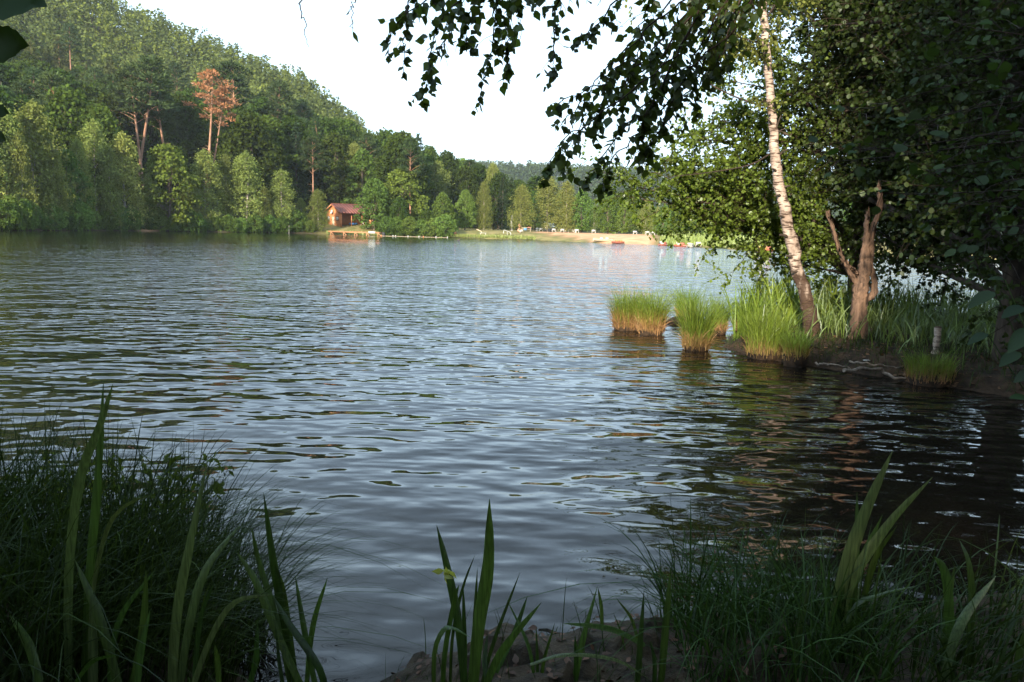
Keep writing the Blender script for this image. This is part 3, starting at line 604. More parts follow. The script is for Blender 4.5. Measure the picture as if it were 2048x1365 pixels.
# ---- trees that can be told apart along the far shore: (kind, px, top py, metres behind the shoreline, width, label)
SHORE = [
    ('birch', 48, 262, 2, 0.85, 'slim birch between the two tallest left-hand birches'),
    ('birch', 112, 285, 2, 0.9, 'short slim birch right of the tall broad birch'),
    ('birch', 162, 275, 3, 0.9, 'slim grey birch left of the slender tall one'),
    ('birch', 224, 290, 2, 0.8, 'short birch between the slender and the drooping one'),
    ('birch', 300, 345, 2, 0.8, 'short birch left against the bright maple'),
    ('birch', 378, 345, 2, 0.9, 'short birch right against the bright maple'),
    ('birch', 528, 372, 3, 1.0, 'low birch right of the pale-tipped one'),
    ('birch', -45, 215, 5, 1.2, 'birch cut by the left edge of the picture on the far shore'),
    ('birch', 18, 205, 5, 1.05, 'pale-topped birch nearest the left edge on the far shore'),
    ('birch', 78, 200, 4, 1.25, 'tall broad birch with pale top, second from the left edge'),
    ('alder_far', 140, 300, 3, 0.8, 'dark green alder between the two tall birches at left'),
    ('birch', 195, 238, 5, 1.1, 'slender tall birch left of the drooping pale birch'),
    ('birch', 252, 262, 3, 1.2, 'drooping yellow-green birch beside the bright maple'),
    ('maple', 338, 290, 3, 1.05, 'bright green bushy maple on the far shore below the pines'),
    ('birch', 412, 298, 4, 1.35, 'pointed birch just right of the bright maple'),
    ('birch', 452, 308, 6, 0.9, 'thin birch between two pointed birches on the far shore'),
    ('birch', 492, 302, 4, 1.4, 'pointed birch with pale tip, last of the three'),
    ('birch', 562, 338, 4, 1.45, 'birch by the mooring pole on the far shore'),
    ('birch', 600, 395, 9, 1.3, 'low dark birch behind the sandy gap left of the hut'),
    ('birch', 634, 378, 3, 1.5, 'small rounded birch standing in front of the hut'),
    ('alder_far', 722, 298, 26, 0.9, 'tall light green tree rising behind the hut'),
    ('alder_far', 745, 358, 7, 1.25, 'wide grey-green willow right of the hut porch'),
    ('maple', 800, 338, 12, 1.1, 'big round bright green tree right of the hut'),
    ('beech', 795, 395, 4, 0.95, 'dark overhanging tree above the line of floats'),
    ('spruce', 831, 272, 34, 1.0, 'tall dark spruce standing out above the shore trees'),
    ('birch', 868, 320, 40, 1.5, 'tall loose birch right of the tall dark spruce'),
    ('beech', 768, 262, 48, 1.0, 'dark beech on the skyline above the big round tree'),
    ('alder_far', 806, 276, 52, 0.9, 'light tree on the skyline just left of the tall spruce'),
    ('alder_far', 852, 292, 50, 0.9, 'green tree on the skyline just right of the tall spruce'),
    ('beech', 888, 304, 52, 0.9, 'dark tree on the skyline where the hill runs out'),
    ('alder_far', 918, 318, 55, 0.9, 'open-crowned tree at the end of the falling skyline'),
    ('beech', 950, 330, 55, 0.9, 'low dark tree where hill meets the far ridge'),
    ('alder_far', 880, 385, 5, 1.0, 'rounded green tree at the left end of the lawn'),
    ('beech', 848, 420, 3, 1.1, 'low dark bushy tree at the water left of the lawn'),
    ('alder_far', 925, 380, 16, 0.85, 'green alder behind the left part of the lawn'),
    ('birch', 962, 362, 20, 1.0, 'slim pale birch behind the shower on the lawn'),
    ('spruce', 998, 352, 30, 0.85, 'dark spruce between two pale birches by the lawn'),
    ('birch', 1036, 368, 18, 1.5, 'weeping birch above the closed white parasol'),
    ('birch', 1088, 350, 32, 1.6, 'tall grey-green birch behind the picnic table'),
    ('birch', 1125, 362, 34, 1.3, 'birch behind the white awning'),
    ('alder_far', 1155, 378, 38, 0.95, 'dark trunked tree right of the awning'),
    ('maple', 1208, 388, 42, 0.9, 'rounded light tree at the back of the beach'),
    ('alder_far', 1240, 400, 40, 0.7, 'dark narrow tree in the middle of the beach'),
    ('birch', 1282, 395, 40, 1.3, 'birch near the right end of the sandy beach'),
    ('alder_far', 1318, 410, 36, 0.9, 'grey-green tree where sand and reeds meet'),
    ('shrub', 1336, 455, 20, 0.8, 'pale willow bush at the right end of the beach'),
    ('shrub', 1385, 440, 26, 1.0, 'round green bush behind the reeds, left of three'),
    ('shrub', 1425, 432, 28, 1.1, 'round green bush behind the reeds, middle of three'),
    ('shrub', 1470, 438, 26, 1.1, 'round green bush behind the reeds, right of three'),
    ('shrub', 1520, 430, 24, 1.2, 'green bush behind the reeds beside the alder branches'),
    ('shrub', 1580, 425, 24, 1.2, 'green bush behind the leaning birch trunk on the far shore'),
    ('alder_far', 1370, 405, 60, 0.9, 'green tree rising above the bushes behind the reeds'),
    ('birch', 1440, 398, 60, 1.2, 'birch rising above the bushes behind the reeds'),
    ('alder_far', 1510, 392, 55, 1.0, 'tall tree behind the far bushes near the birch trunk'),
    ('alder_far', 1620, 390, 50, 1.0, 'far tree glimpsed between birch trunk and dead stems'),
    ('alder_far', 1700, 380, 50, 1.0, 'far tree glimpsed between the dead stems'),
]
for kind, px, top, off, wd, lab in SHORE:
    Y = shore(px) + off; X = (px - 1024) / FPX * Y; g0 = gz(X, Y)
    h = P(px, top, Y)[2] - g0
    if kind == 'shrub': wd *= 5.0 / max(h, 3) * 1.0
    plant(kind, X, Y, h, rnd.uniform(0, 6.28), lab, 'bush' if kind == 'shrub' else 'tree', {'alder_far': 'alder_tree', 'shrub': 'willow_bush'}.get(kind, kind + '_tree'), 'trees along the far shore', wd * {'birch': 1.0}.get(kind, 1.0))
# low bank shrubs that hide the foot of the left shore
for i, px in enumerate(range(-30, 640, 27)):
    Y = shore(px) + rnd.uniform(0.6, 2.2); X = (px - 1024) / FPX * Y
    plant('shrub', X, Y, rnd.uniform(2.2, 4.2), rnd.uniform(0, 6.28), 'low bank bush below the ' + min(SHORE, key=lambda q: abs(q[1] - px))[5].split(' on the')[0].split(',')[0].split(' between')[0].split(' standing')[0].split(' behind')[0], 'bush', 'bank_bush', 'bushes along the left far shore', rnd.uniform(0.7, 1.0), sink=0.3)
for i, px in enumerate((770, 790, 815, 840, 862, 885)):
    Y = shore(px) + rnd.uniform(0.8, 2); X = (px - 1024) / FPX * Y
    plant('shrub', X, Y, rnd.uniform(2.5, 4.0), rnd.uniform(0, 6.28), ('leftmost', 'second', 'third', 'fourth', 'fifth', 'rightmost')[i] + ' dark bush from the left overhanging the line of floats', 'bush', 'bank_bush', 'bushes by the line of floats', 0.95, sink=0.3)
# pines with bare leaning trunks on the slope: (kind, top px, top py, foot px, foot py hidden, metres behind shore)
for kind, tx, ty, fx, off, wd, lab in (
        ('pine', 302, 108, 272, 31, 1.15, 'tall scots pine at the left of the leaning group'),
        ('pine', 338, 128, 292, 28, 1.1, 'leaning scots pine with bare reddish trunk below its crown'),
        ('pine', 392, 140, 345, 32, 1.1, 'leaning scots pine just left of the dead orange pine'),
        ('dead', 421, 140, 412, 30, 1.12, 'dead scots pine with rust-orange needles on the hillside'),
        ('dead', 446, 172, 414, 31, 0.95, 'smaller leaning dead pine sharing the orange crown'),
        ('pine', 470, 128, 470, 50, 1.2, 'scots pine behind the dead orange pine'),
        ('pine', 240, 150, 238, 48, 1.0, 'scots pine with reddish trunk in the shade at left'),
        ('slimpine', 684, 236, 655, 34, 0.9, 'slim leaning pine with sparse crown above the hut'),
        ('pine', 560, 165, 548, 52, 1.1, 'scots pine on the slope left of the hut')):
    Y = shore(fx) + off; X = (fx - 1024) / FPX * Y; g0 = gz(X, Y); tp = P(tx, ty, Y); h = tp[2] - g0
    plant(kind, X, Y, h, rnd.uniform(0, 6.28) if kind != 'dead' else 0.6, lab, 'tree', 'scots_pine_tree', 'pines standing out on the slope', wd * (1.0 if kind == 'slimpine' else 1.0), tilt=(0, math.atan2(tp[0] - X, h)))

# ------------------------------------------------------------------ hut, jetty and the bathing beach
def pal(name, c, rough=0.6): M[name] = flat(name, c, rough); return M[name]
pal('hut_wood', (0.42, 0.17, 0.07)); pal('roof_red', (0.20, 0.075, 0.06)); pal('white', (0.42, 0.42, 0.4)); pal('dark', (0.02, 0.02, 0.022)); pal('blue', (0.08, 0.22, 0.5))
pal('jetty_wood', (0.42, 0.2, 0.11)); pal('redp', (0.3, 0.1, 0.07)); pal('yellowp', (0.5, 0.34, 0.1)); pal('skin', (0.55, 0.30, 0.2)); pal('hair', (0.05, 0.03, 0.02))
pal('cream', (0.45, 0.4, 0.3)); pal('greywall', (0.4, 0.39, 0.37)); pal('palewood', (0.5, 0.42, 0.3)); pal('awning', (0.72, 0.76, 0.7)); pal('glass', (0.1, 0.12, 0.13), 0.15); pal('orange', (0.45, 0.18, 0.07)); pal('duck', (0.05, 0.04, 0.035))
pal('steel', (0.7, 0.7, 0.68), 0.4)
def shp(px, off): Y = shore(px) + off; return (px - 1024) / FPX * Y, Y

def make_hut():
    cx, cyy = P(683, 450, 160)[0], 160.0          # the corner of gable and porch
    z0 = 1.45
    e1 = np.array([-0.72, 0.69, 0]); e2 = np.array([0.69, 0.72, 0])   # along the gable, along the porch
    base = np.array([cx, cyy, z0])
    def L(a, b, c): return base + e1 * a + e2 * b + np.array([0, 0, c])
    t = thing('lakeside_hut', base, 'orange-brown wooden hut with red roof behind the jetty', 'hut')
    Wd, Ln, He, Hr = 5.6, 7.6, 2.75, 4.25
    def slab(p, u, v, w):
        p = np.asarray(p); V = np.array([p + u * i + v * j + w * k for i in (0, 1) for j in (0, 1) for k in (0, 1)]); return V, BOXF
    th = 0.12
    # gable wall of planks
    fr = []
    npl = 22
    for k in range(npl):
        a0, a1 = Wd * k / npl + .012, Wd * (k + 1) / npl - .012
        ht = lambda a: He + (Hr - He) * (1 - abs(a - Wd / 2) / (Wd / 2))
        V = np.array([L(a0, 0, -.6), L(a1, 0, -.6), L(a1, 0, ht(a1)), L(a0, 0, ht(a0)), L(a0, th, -.6), L(a1, th, -.6), L(a1, th, ht(a1)), L(a0, th, ht(a0))])
        fr.append((V, np.array([[0, 1, 2, 3], [5, 4, 7, 6], [0, 4, 5, 1], [3, 2, 6, 7], [0, 3, 7, 4], [1, 5, 6, 2]])))
    g = mk('gable_wall', fr, M['hut_wood'], t); g['label'] = 'sunlit orange-brown plank gable'
    for a, w in ((1.05, 0.85), (4.2, 0.6)):
        win = mk('window', slab(L(a, -.05, 1.25), e1 * w, e2 * .04, np.array([0, 0, .62])), M['white'], t)
        mk('window_frame', [slab(L(a - .09, -.03, 1.15), e1 * (w + .18), e2 * .03, np.array([0, 0, .09])), slab(L(a - .09, -.03, 1.88), e1 * (w + .18), e2 * .03, np.array([0, 0, .09])),
                            slab(L(a - .09, -.03, 1.24), e1 * .08, e2 * .03, np.array([0, 0, .64])), slab(L(a + w + .01, -.03, 1.24), e1 * .08, e2 * .03, np.array([0, 0, .64]))], M['dark'], win)
    mk('door', slab(L(2.5, -.03, -.1), e1 * .8, e2 * .03, np.array([0, 0, 1.95])), M['palewood'], t)
    # satellite dish
    c = L(2.95, -.35, 2.85); ring = []
    ang = np.linspace(0, 2 * math.pi, 13)[:-1]; nD = nrm(-e2 + np.array([0, 0, .35])); a_, b_ = e1, np.cross(nD, e1)
    V = np.r_[[c - nD * .10], c + .2 * (np.cos(ang)[:, None] * a_ + np.sin(ang)[:, None] * b_) - nD * .05, c + .42 * (np.cos(ang)[:, None] * a_ + np.sin(ang)[:, None] * b_) + nD * .04]
    Fa = [[0, 1 + k, 1 + (k + 1) % 12] for k in range(12)]; Fb = [[1 + k, 13 + k, 13 + (k + 1) % 12, 1 + (k + 1) % 12] for k in range(12)]
    dish = mk('satellite_dish', [(V, np.array(Fa)), (V, np.array(Fb))], M['white'], t); mk('dish_arm', rod(c, L(2.95, 0, 2.7), .03), M['steel'], dish)
    mk('back_wall', slab(L(Wd - th, th + .005, -.6), e1 * th, e2 * (Ln - th), np.array([0, 0, He + .6])), M['hut_wood'], t)
    mk('end_wall', slab(L(.0, Ln - th, -.6), e1 * (Wd - th - .01), e2 * th, np.array([0, 0, He + .6])), M['hut_wood'], t)
    mk('porch_wall', slab(L(2.3, th + .01, -.6), e1 * th, e2 * (Ln - 2 * th - .02), np.array([0, 0, He + .6])), M['hut_wood'], t)
    mk('porch_floor', slab(L(.05, th + .01, -.12), e1 * 2.2, e2 * (Ln - 2 * th - .05), np.array([0, 0, .1])), M['jetty_wood'], t)
    for b in (2.4, 4.9, 7.1): mk('porch_post', slab(L(.05, b, -.01), e1 * .13, e2 * .13, np.array([0, 0, He - .2])), M['hut_wood'], t)
    mk('railing', [slab(L(.06, 4.95, .85), e1 * .06, e2 * 2.1, np.array([0, 0, .08])), slab(L(.06, 4.95, .4), e1 * .06, e2 * 2.1, np.array([0, 0, .08]))], M['jetty_wood'], t)
    rf = []
    for s0, s1 in ((-.45, Wd / 2), (Wd + .45, Wd / 2)):
        zA = He - .02 + (-.45) * (Hr - He) / (Wd / 2) + .1
        n_ = 12
        for k in range(n_):
            b0, b1 = -.5 + (Ln + 1) * k / n_, -.5 + (Ln + 1) * (k + 1) / n_ - .04
            V = np.array([L(s0, b0, zA), L(s0, b1, zA), L(s1, b1, Hr + .1), L(s1, b0, Hr + .1)]); V2 = V + np.array([0, 0, .1]); rf.append((np.r_[V, V2], np.array([[0, 3, 2, 1], [4, 5, 6, 7], [0, 1, 5, 4], [2, 3, 7, 6], [1, 2, 6, 5], [3, 0, 4, 7]])))
    r = mk('roof', rf, M['roof_red'], t); mk('ridge_cap', tube([L(Wd / 2, -.5, Hr + .21), L(Wd / 2, Ln + .5, Hr + .21)], .09, 6), M['roof_red'], r)
    mk('barge_board', [((lambda V: (V, BOXF))(np.array([L(s0, -.53, zA - .12) + q * 0 for q in (0,)] * 8)) if False else slab(L(0, -.56, He - .12), e1 * 0.02 + (e1 * Wd / 2 - e1 * 0.02) + np.array([0, 0, Hr - He]), e2 * .05, np.array([0, 0, .2]))),
                       slab(L(Wd, -.56, He - .12), -e1 * Wd / 2 + np.array([0, 0, Hr - He]), e2 * .05, np.array([0, 0, .2]))], M['hut_wood'], t)
    # things on the porch
    c = L(1.1, 3.6, -.02)
    tb = thing('porch_table', c, 'table under a blue cloth on the hut porch', 'table')
    mk('table_top', box(c + [0, 0, .74], (1.5, .8, .05), .8), M['palewood'], tb); mk('tablecloth', box(c + [0, 0, .62], (1.6, .9, .35), .8, .97), M['blue'], tb)
    for sx in (-.6, .6):
        for sy in (-.3, .3): mk('leg', rod(c + [sx * .7 - sy * .7, sx * .7 + sy * .7, 0], c + [sx * .7 - sy * .7, sx * .7 + sy * .7, .7], .03), M['palewood'], tb)
    c = L(1.0, 5.6, -.02)
    ch = thing('garden_chair', c, 'white garden chair on the hut porch beside the blue table', 'chair')
    mk('seat', box(c + [0, 0, .43], (.5, .5, .06), .8), M['white'], ch); mk('backrest', box(c + [.17, .17, .8], (.06, .5, .75), .8), M['white'], ch)
    for sx in (-.2, .2):
        for sy in (-.2, .2): mk('leg', rod(c + [sx, sy, 0], c + [sx, sy, .42], .025), M['white'], ch)
make_hut()

def make_jetty():
    a = P(660, 466, 150); b = P(762, 470.5, 147); a[2] = b[2] = 0.62
    d = nrm(b - a); Ld = np.linalg.norm(b - a); n = np.array([-d[1], d[0], 0])
    t = thing('jetty', (a[0], a[1], 0), 'long red-brown wooden jetty in front of the hut', 'jetty')
    npl = 48
    plank = mesh('deck_plank', [box((0, 0, 0), (Ld / npl - .025, 1.5, .05))], M['jetty_wood'])
    for k in range(npl):
        o = bpy.data.objects.new('deck_plank', plank); S.collection.objects.link(o); o.parent = t
        p = a + d * Ld * (k + .5) / npl; o.location = Vector(p - ORG[t.name]); o.rotation_euler.z = math.atan2(d[1], d[0]) + rnd.uniform(-.01, .01); o.location.z += rnd.uniform(-.008, .008)
    for s in (-.6, .6): mk('beam', [box(a + d * Ld / 2 + n * s + np.array([0, 0, -.12]), (Ld, .1, .16), math.atan2(d[1], d[0]))], M['jetty_wood'], t)
    for k, f in enumerate((.05, .3, .52, .75, .97)):
        for s in (-.6, .6):
            p = a + d * Ld * f + n * s; mk('post', rod(p + [0, 0, -1.4], p + [0, 0, .02], .07), M['jetty_wood'], t)
        p = a + d * Ld * f - n * .72; mk('brace', rod(p + d * .75 + np.array([0, 0, -.75]), p + [0, 0, -.08], .05), M['jetty_wood'], t)
    p = a + d * Ld * .86 - n * .82
    setp(mk('notice_board', box(p + [0, 0, -.05], (1.35, .05, .38), math.atan2(d[1], d[0])), M['white'], None, p), 'white board fixed to the outer end of the jetty', 'board')
    p = b + d * .5; setp(mk('rubber_fender', tube([p + [0, 0, -.8], p + [0, 0, -.55], p + [0, 0, -.1], p + [0, 0, .02]], [.2, .32, .32, .2], 10), M['dark'], None, p, True), 'black fender at the head of the jetty', 'fender')
make_jetty()

def person(name, pts, edges, rad, base, label, cloth=None, yaw=0.0, scale=1.0, hairz=True, group=None):
    """one continuous skinned body; pts are joints in metres about the base"""
    me = bpy.data.meshes.new('body'); me.from_pydata([Vector(p) * scale for p in pts], edges, []); o = bpy.data.objects.new('body', me); S.collection.objects.link(o)
    md = o.modifiers.new('skin', 'SKIN'); md.use_smooth_shade = True
    for i, v in enumerate(me.skin_vertices[0].data): v.radius = (rad[i] * scale, rad[i] * scale); v.use_root = (i == 0)
    o.modifiers.new('sub', 'SUBSURF').levels = 1
    dg = bpy.context.evaluated_depsgraph_get(); dg.update(); m2 = bpy.data.meshes.new_from_object(o.evaluated_get(dg)); m2.materials.clear(); m2.materials.append(M['skin'])
    if cloth:
        m2.materials.append(M[cloth[0]])
        for f in m2.polygons:
            if cloth[1] * scale < f.center.z < cloth[2] * scale: f.material_index = 1
    bpy.data.objects.remove(o)
    t = bpy.data.objects.new(name, None); S.collection.objects.link(t); t.location = [float(c) for c in base]; t.rotation_euler.z = yaw; setp(t, label, 'person', group)
    b = bpy.data.objects.new('body', m2); S.collection.objects.link(b); b.parent = t
    if hairz:
        hd = np.array(pts[3]) * scale; r = rad[3] * scale
        ph, tt = np.meshgrid(np.linspace(0, 1.7, 5), np.linspace(0, 2 * math.pi, 11)[:-1], indexing='ij')
        V = np.c_[(np.sin(ph) * np.cos(tt)).ravel(), (np.sin(ph) * np.sin(tt)).ravel(), np.cos(ph).ravel()] * r * 1.12 + hd + np.array([0, 0.02, .03])
        i, j = np.meshgrid(np.arange(4), np.arange(10), indexing='ij'); i = i.ravel(); j = j.ravel(); k = (j + 1) % 10
        h = bpy.data.objects.new('hair', mesh('hair', [(V, np.c_[i * 10 + j, (i + 1) * 10 + j, (i + 1) * 10 + k, i * 10 + k])], M['hair'], smooth=True)); S.collection.objects.link(h); h.parent = t
    return t
SIT = ([(0, 0, .12), (0, .05, .38), (0, .03, .6), (0, 0, .78), (.1, -.32, .42), (.1, -.62, .06), (.1, -.78, .05), (-.1, -.32, .38), (-.1, -.62, .06), (-.1, -.78, .05), (.2, .05, .52), (.24, .12, .28), (.22, .2, .03), (-.2, .05, .52), (-.2, -.15, .34), (-.1, -.34, .42)],
       [(0, 1), (1, 2), (2, 3), (0, 4), (4, 5), (5, 6), (0, 7), (7, 8), (8, 9), (1, 10), (10, 11), (11, 12), (1, 13), (13, 14), (14, 15)],
       [.15, .14, .055, .1, .085, .055, .04, .085, .055, .04, .055, .042, .035, .055, .042, .035])
STAND = ([(0, 0, .92), (0, 0, 1.3), (0, 0, 1.47), (0, -.02, 1.63), (.1, 0, .5), (.11, 0, .06), (.11, -.14, .04), (-.1, 0, .5), (-.11, 0, .06), (-.11, -.14, .04), (.21, 0, 1.36), (.26, 0, 1.08), (.27, -.08, .82), (-.21, 0, 1.36), (-.26, 0, 1.08), (-.27, -.08, .82)],
         SIT[1], [.14, .14, .055, .1, .085, .055, .04, .085, .055, .04, .055, .042, .035, .055, .042, .035])
def beachz(px, off): x, y = shp(px, off); return np.array([x, y, gz(x, y) + .02])
person('person', *SIT, beachz(897, 3), 'sunbather in white sitting at the left end of the lawn', ('white', .1, .5), .3)
person('person', *SIT, beachz(906, 3), 'sunbather in orange sitting at the left end of the lawn', ('orange', .1, .5), -.2)
person('person', *SIT, beachz(1031, 12), 'bather sitting on the lawn left of the picnic table', ('redp', .05, .2), .5)
person('person', *SIT, beachz(1037, 12), 'bather in white sitting just left of the picnic table', ('white', .1, .5), -.4)
person('person', *STAND, beachz(1033, 17), 'bather standing behind the sitters by the picnic table', ('redp', .75, 1.0), .1)

def parasol(px, off):
    b = beachz(px, off); t = thing('parasol', b, 'closed white parasol under the weeping birch', 'parasol')
    mk('pole', rod(b - [0, 0, .3], b + [0, 0, 3.3], .035), M['steel'], t); mk('canopy', tube([b + [0, 0, .9], b + [0, 0, 1.1], b + [0, 0, 2.2], b + [0, 0, 3.1], b + [0, 0, 3.25]], [.12, .3, .34, .16, .03], 9), M['white'], t)
    mk('base', tube([b, b + [0, 0, .08]], [.3, .3], 10), M['greywall'], t)
parasol(1018, 20)
def handrail():
    b = beachz(1015, 4); t = thing('handrail', b, 'white bent handrail leading down the lawn to the water', 'handrail')
    q = lambda px, py, Y: P(px, py, Y)
    mk('rail', tube(curve([q(1007, 467, 154), q(1008, 461, 154), q(1012, 462, 153), q(1021, 466, 150), q(1021.5, 473, 150)], 16), .06, 6), M['white'], t)
    mk('post', rod(q(1014.5, 464, 152), q(1014.5, 471, 152), .04), M['white'], t)
handrail()
def shower():
    b = beachz(962, 8); t = thing('beach_shower', b, 'pale slanting shower pole over a white bench on the lawn', 'shower')
    mk('arm', rod(P(953, 459, 158), P(963, 463.5, 158), .08), M['palewood'], t); p = P(963, 463.5, 158); mk('pole', rod([p[0], p[1], gz(p[0], p[1]) - .2], p, .06), M['palewood'], t)
    c = beachz(961, 5); s = thing('lawn_bench', c, 'white bench below the shower pole on the lawn', 'bench')
    mk('seat', box(c + [0, 0, .45], (1.3, .4, .06)), M['white'], s)
    for sx in (-.5, .5): mk('leg', box(c + [sx, 0, .2], (.08, .35, .42)), M['white'], s)
shower()
def picnic(px, off):
    b = beachz(px, off); t = thing('picnic_table', b, 'picnic table with blue and red towels beside the bathers', 'table')
    mk('table_top', box(b + [0, 0, .75], (2.0, .8, .06)), M['palewood'], t)
    for s in (-1, 1): mk('bench_seat', box(b + [0, .75 * s, .45], (2.0, .3, .05)), M['palewood'], t)
    for s in (-.75, .75):
        for q in (-1, 1): mk('leg', rod(b + [s, .75 * q, 0], b + [s, .25 * q, .73], .04), M['palewood'], t)
    setp(mk('towel', box(b + [-.3, -.78, .48], (.6, .5, .4), .1, .9), M['blue'], None, b), 'blue towel hung over the picnic bench', 'towel')
    setp(mk('towel', box(b + [.5, -.2, .85], (.7, .5, .14), .1, .8), M['redp'], None, b), 'red towel heaped on the picnic table', 'towel')
picnic(1047, 16)
def kiosk():
    b = beachz(1095, 38); t = thing('beach_shelter', b, 'open beach shelter with pale sloping awning', 'shelter')
    a, c = P(1093, 452, 186), P(1114, 457, 184)
    u = c - a; v = np.array([-.5, 3.2, .9]); w = np.array([0, 0, .12])
    V = np.array([a + u * i + v * j + w * k for i in (0, 1) for j in (0, 1) for k in (0, 1)]); mk('awning', (V, BOXF), M['awning'], t)
    for q in (a + u * .04, c - u * .04, a + v * .95 + u * .04, c + v * .95 - u * .04): mk('post', rod([q[0], q[1], gz(q[0], q[1]) - .2], q, .06), M['palewood'], t)
    mk('back_wall', box((a + c) / 2 + v - [0, 0, 1.4], (2.6, .1, 1.8)), M['palewood'], t)
    w0, w1 = beachz(1066, 36), beachz(1146, 36)
    wl_ = thing('low_wall', w0, 'long low grey wall along the back of the beach', 'wall')
    L = np.linalg.norm(w1 - w0); az = math.atan2(w1[1] - w0[1], w1[0] - w0[0]); nb = 18
    blk = mesh('wall_block', [box((0, 0, .3), (L / nb - .03, .35, 1.0))], M['greywall'])
    for k in range(nb):
        o = bpy.data.objects.new('wall_block', blk); S.collection.objects.link(o); o.parent = wl_; p = w0 + (w1 - w0) * (k + .5) / nb; p[2] = gz(p[0], p[1]); o.location = Vector(p - w0); o.rotation_euler.z = az
kiosk()
def bench(px, off, lab, m='white', Lb=0.75):
    b = beachz(px, off); t = thing('beach_bench', b, lab, 'bench', 'benches on the beach')
    mk('seat', box(b + [0, 0, .44], (Lb, .45, .06)), M[m], t); mk('backrest', box(b + [0, .22, .6], (Lb, .06, .2)), M[m], t)
    for s in (-.42 * Lb, .42 * Lb): mk('leg', box(b + [s, .02, .2], (.08, .4, .42)), M[m], t)
for px, off, lab in ((1076, 28, 'white bench left of the awning, in front of the low wall'), (1101, 28, 'white bench directly below the awning'), (1118, 26, 'white bench just right of the awning'), (1147, 28, 'white bench at the right end of the low wall'), (1180, 28, 'white bench between two trees at the back of the sand'),
                     (1262, 26, 'white bench right of the dark narrow beach tree'), (1287, 20, 'white bench left of the pair by the sand\'s end'), (1297, 20, 'white bench at the sand\'s right end')):
    bench(px, off, lab)

def boat(name, px, py, Y, L, Wd, Hh, yaw, hull, top, label, cat='boat', z=None, upside=False, pedal=False):
    L *= .85; Wd *= .85; Hh *= .7
    p = P(px, py, Y); b = np.array([p[0], p[1], 0.0 if z is None else z])
    t = thing(name, b, label, cat, 'boats at the beach')
    ns, nr = 9, 7; V = []
    for i in range(ns):
        s = i / (ns - 1); w = Wd / 2 * max(0.06, math.sin(math.pi * min(1, .12 + s * .88) ** .75)) ** .7; zk = -.12 + .25 * abs(s - .5) ** 2
        for j in range(nr):
            a = math.pi * j / (nr - 1); V.append([(s - .5) * L, -math.cos(a) * w, Hh - (Hh - zk) * math.sin(a) ** .6 + .1 * abs(s - .5)])
    V = np.array(V); V[:, 2] = (Hh - V[:, 2]) if upside else V[:, 2]
    i, j = np.meshgrid(np.arange(ns - 1), np.arange(nr - 1), indexing='ij'); i = i.ravel(); j = j.ravel(); F = np.c_[i * nr + j, (i + 1) * nr + j, (i + 1) * nr + j + 1, i * nr + j + 1]
    ca, sa = math.cos(yaw), math.sin(yaw); rot = lambda Q: np.c_[Q[:, 0] * ca - Q[:, 1] * sa, Q[:, 0] * sa + Q[:, 1] * ca, Q[:, 2]] + b
    mk('hull', (rot(V), F), M[hull], t, None, True)
    if not upside:
        mk('deck', (rot(box((0, 0, Hh - .06), (L * .8, Wd * .66, .05))[0]), BOXF), M[top], t)
        for s in ((-.1, .2) if not pedal else (-.15,)): mk('seat', (rot(box((s * L, 0, Hh + .1), (.4, Wd * .66, .28))[0]), BOXF), M[top], t)
        if pedal:
            mk('backrest', (rot(box((-.3 * L, 0, Hh + .26), (.12, Wd * .66, .3))[0]), BOXF), M[top], t); mk('paddle_box', (rot(box((.12 * L, 0, Hh + .16), (.7, .4, .35), 0, .8)[0]), BOXF), M[hull], t)
for a in (('pedal_boat', 1326, 491, 121, 1.7, 1.1, .32, .3, 'redp', 'white', 'red and white pedal boat farthest left off the reeds'), ('pedal_boat', 1361, 494, 116, 2.2, 1.3, .36, -.2, 'redp', 'cream', 'red pedal boat with pale seats off the reeds'),
          ('pedal_boat', 1381, 496.5, 112, 1.5, 1.1, .34, .8, 'white', 'cream', 'small white pedal boat off the reeds'), ('pedal_boat', 1397, 494.5, 115, 1.4, 1.2, .5, 1.2, 'cream', 'white', 'cream pedal boat with high seat off the reeds'),
          ('pedal_boat', 1519, 504, 99, 1.9, 1.2, .34, .1, 'yellowp', 'cream', 'yellow pedal boat at the left of the moored pair'), ('pedal_boat', 1533, 502.5, 101, 2.0, 1.2, .36, -.15, 'redp', 'yellowp', 'red and yellow pedal boat beside the leaning birch trunk')):
    boat(*a, pedal=True)
x, y = shp(1206, 3.0); boat('rowing_boat', 1206, 484, y, 3.6, 1.3, .42, .1, 'cream', 'white', 'pale rowing boat drawn up on the sand', z=gz(x, y) + .05)
x, y = shp(1236, 1.0); boat('rowing_boat', 1236, 488, y, 2.4, 1.0, .34, .1, 'redp', 'orange', 'small red boat at the edge of the sand', z=.12)
x, y = shp(1502, 9); boat('upturned_boat', 1502, 490, y, 2.2, 1.1, .55, .2, 'white', 'white', 'upturned white boat among the reeds', z=gz(x, y) + .1, upside=True)
x, y = shp(26, 9); boat('upturned_boat', 26, 439, y, 2.4, 1.0, .5, .1, 'orange', 'redp', 'upturned red boat in the shade at far left', z=1.2, upside=True)
def post(px, py0, py1, Y, r, mt, name, lab):
    a, b = P(px, py0, Y), P(px, py1, Y); b[2] = min(b[2], -.6) if name != 'white_pole' else gz(b[0], b[1]) - .1
    t = thing(name, (a[0], a[1], 0), lab, 'pole'); mk('shaft', tube([b, (a + b) / 2, a], [r, r, r * .9], 8), M[mt], t); mk('cap', tube([a, a + [0, 0, .06]], [r * 1.25, r * .6], 8), M[mt], t)
post(578, 452, 470, 148, .03, 'greywall', 'mooring_pole', 'thin pale mooring pole in the water left of the hut')
post(1541, 470, 488, 112, .07, 'white', 'white_pole', 'white pole on the reedy shore behind the boats')
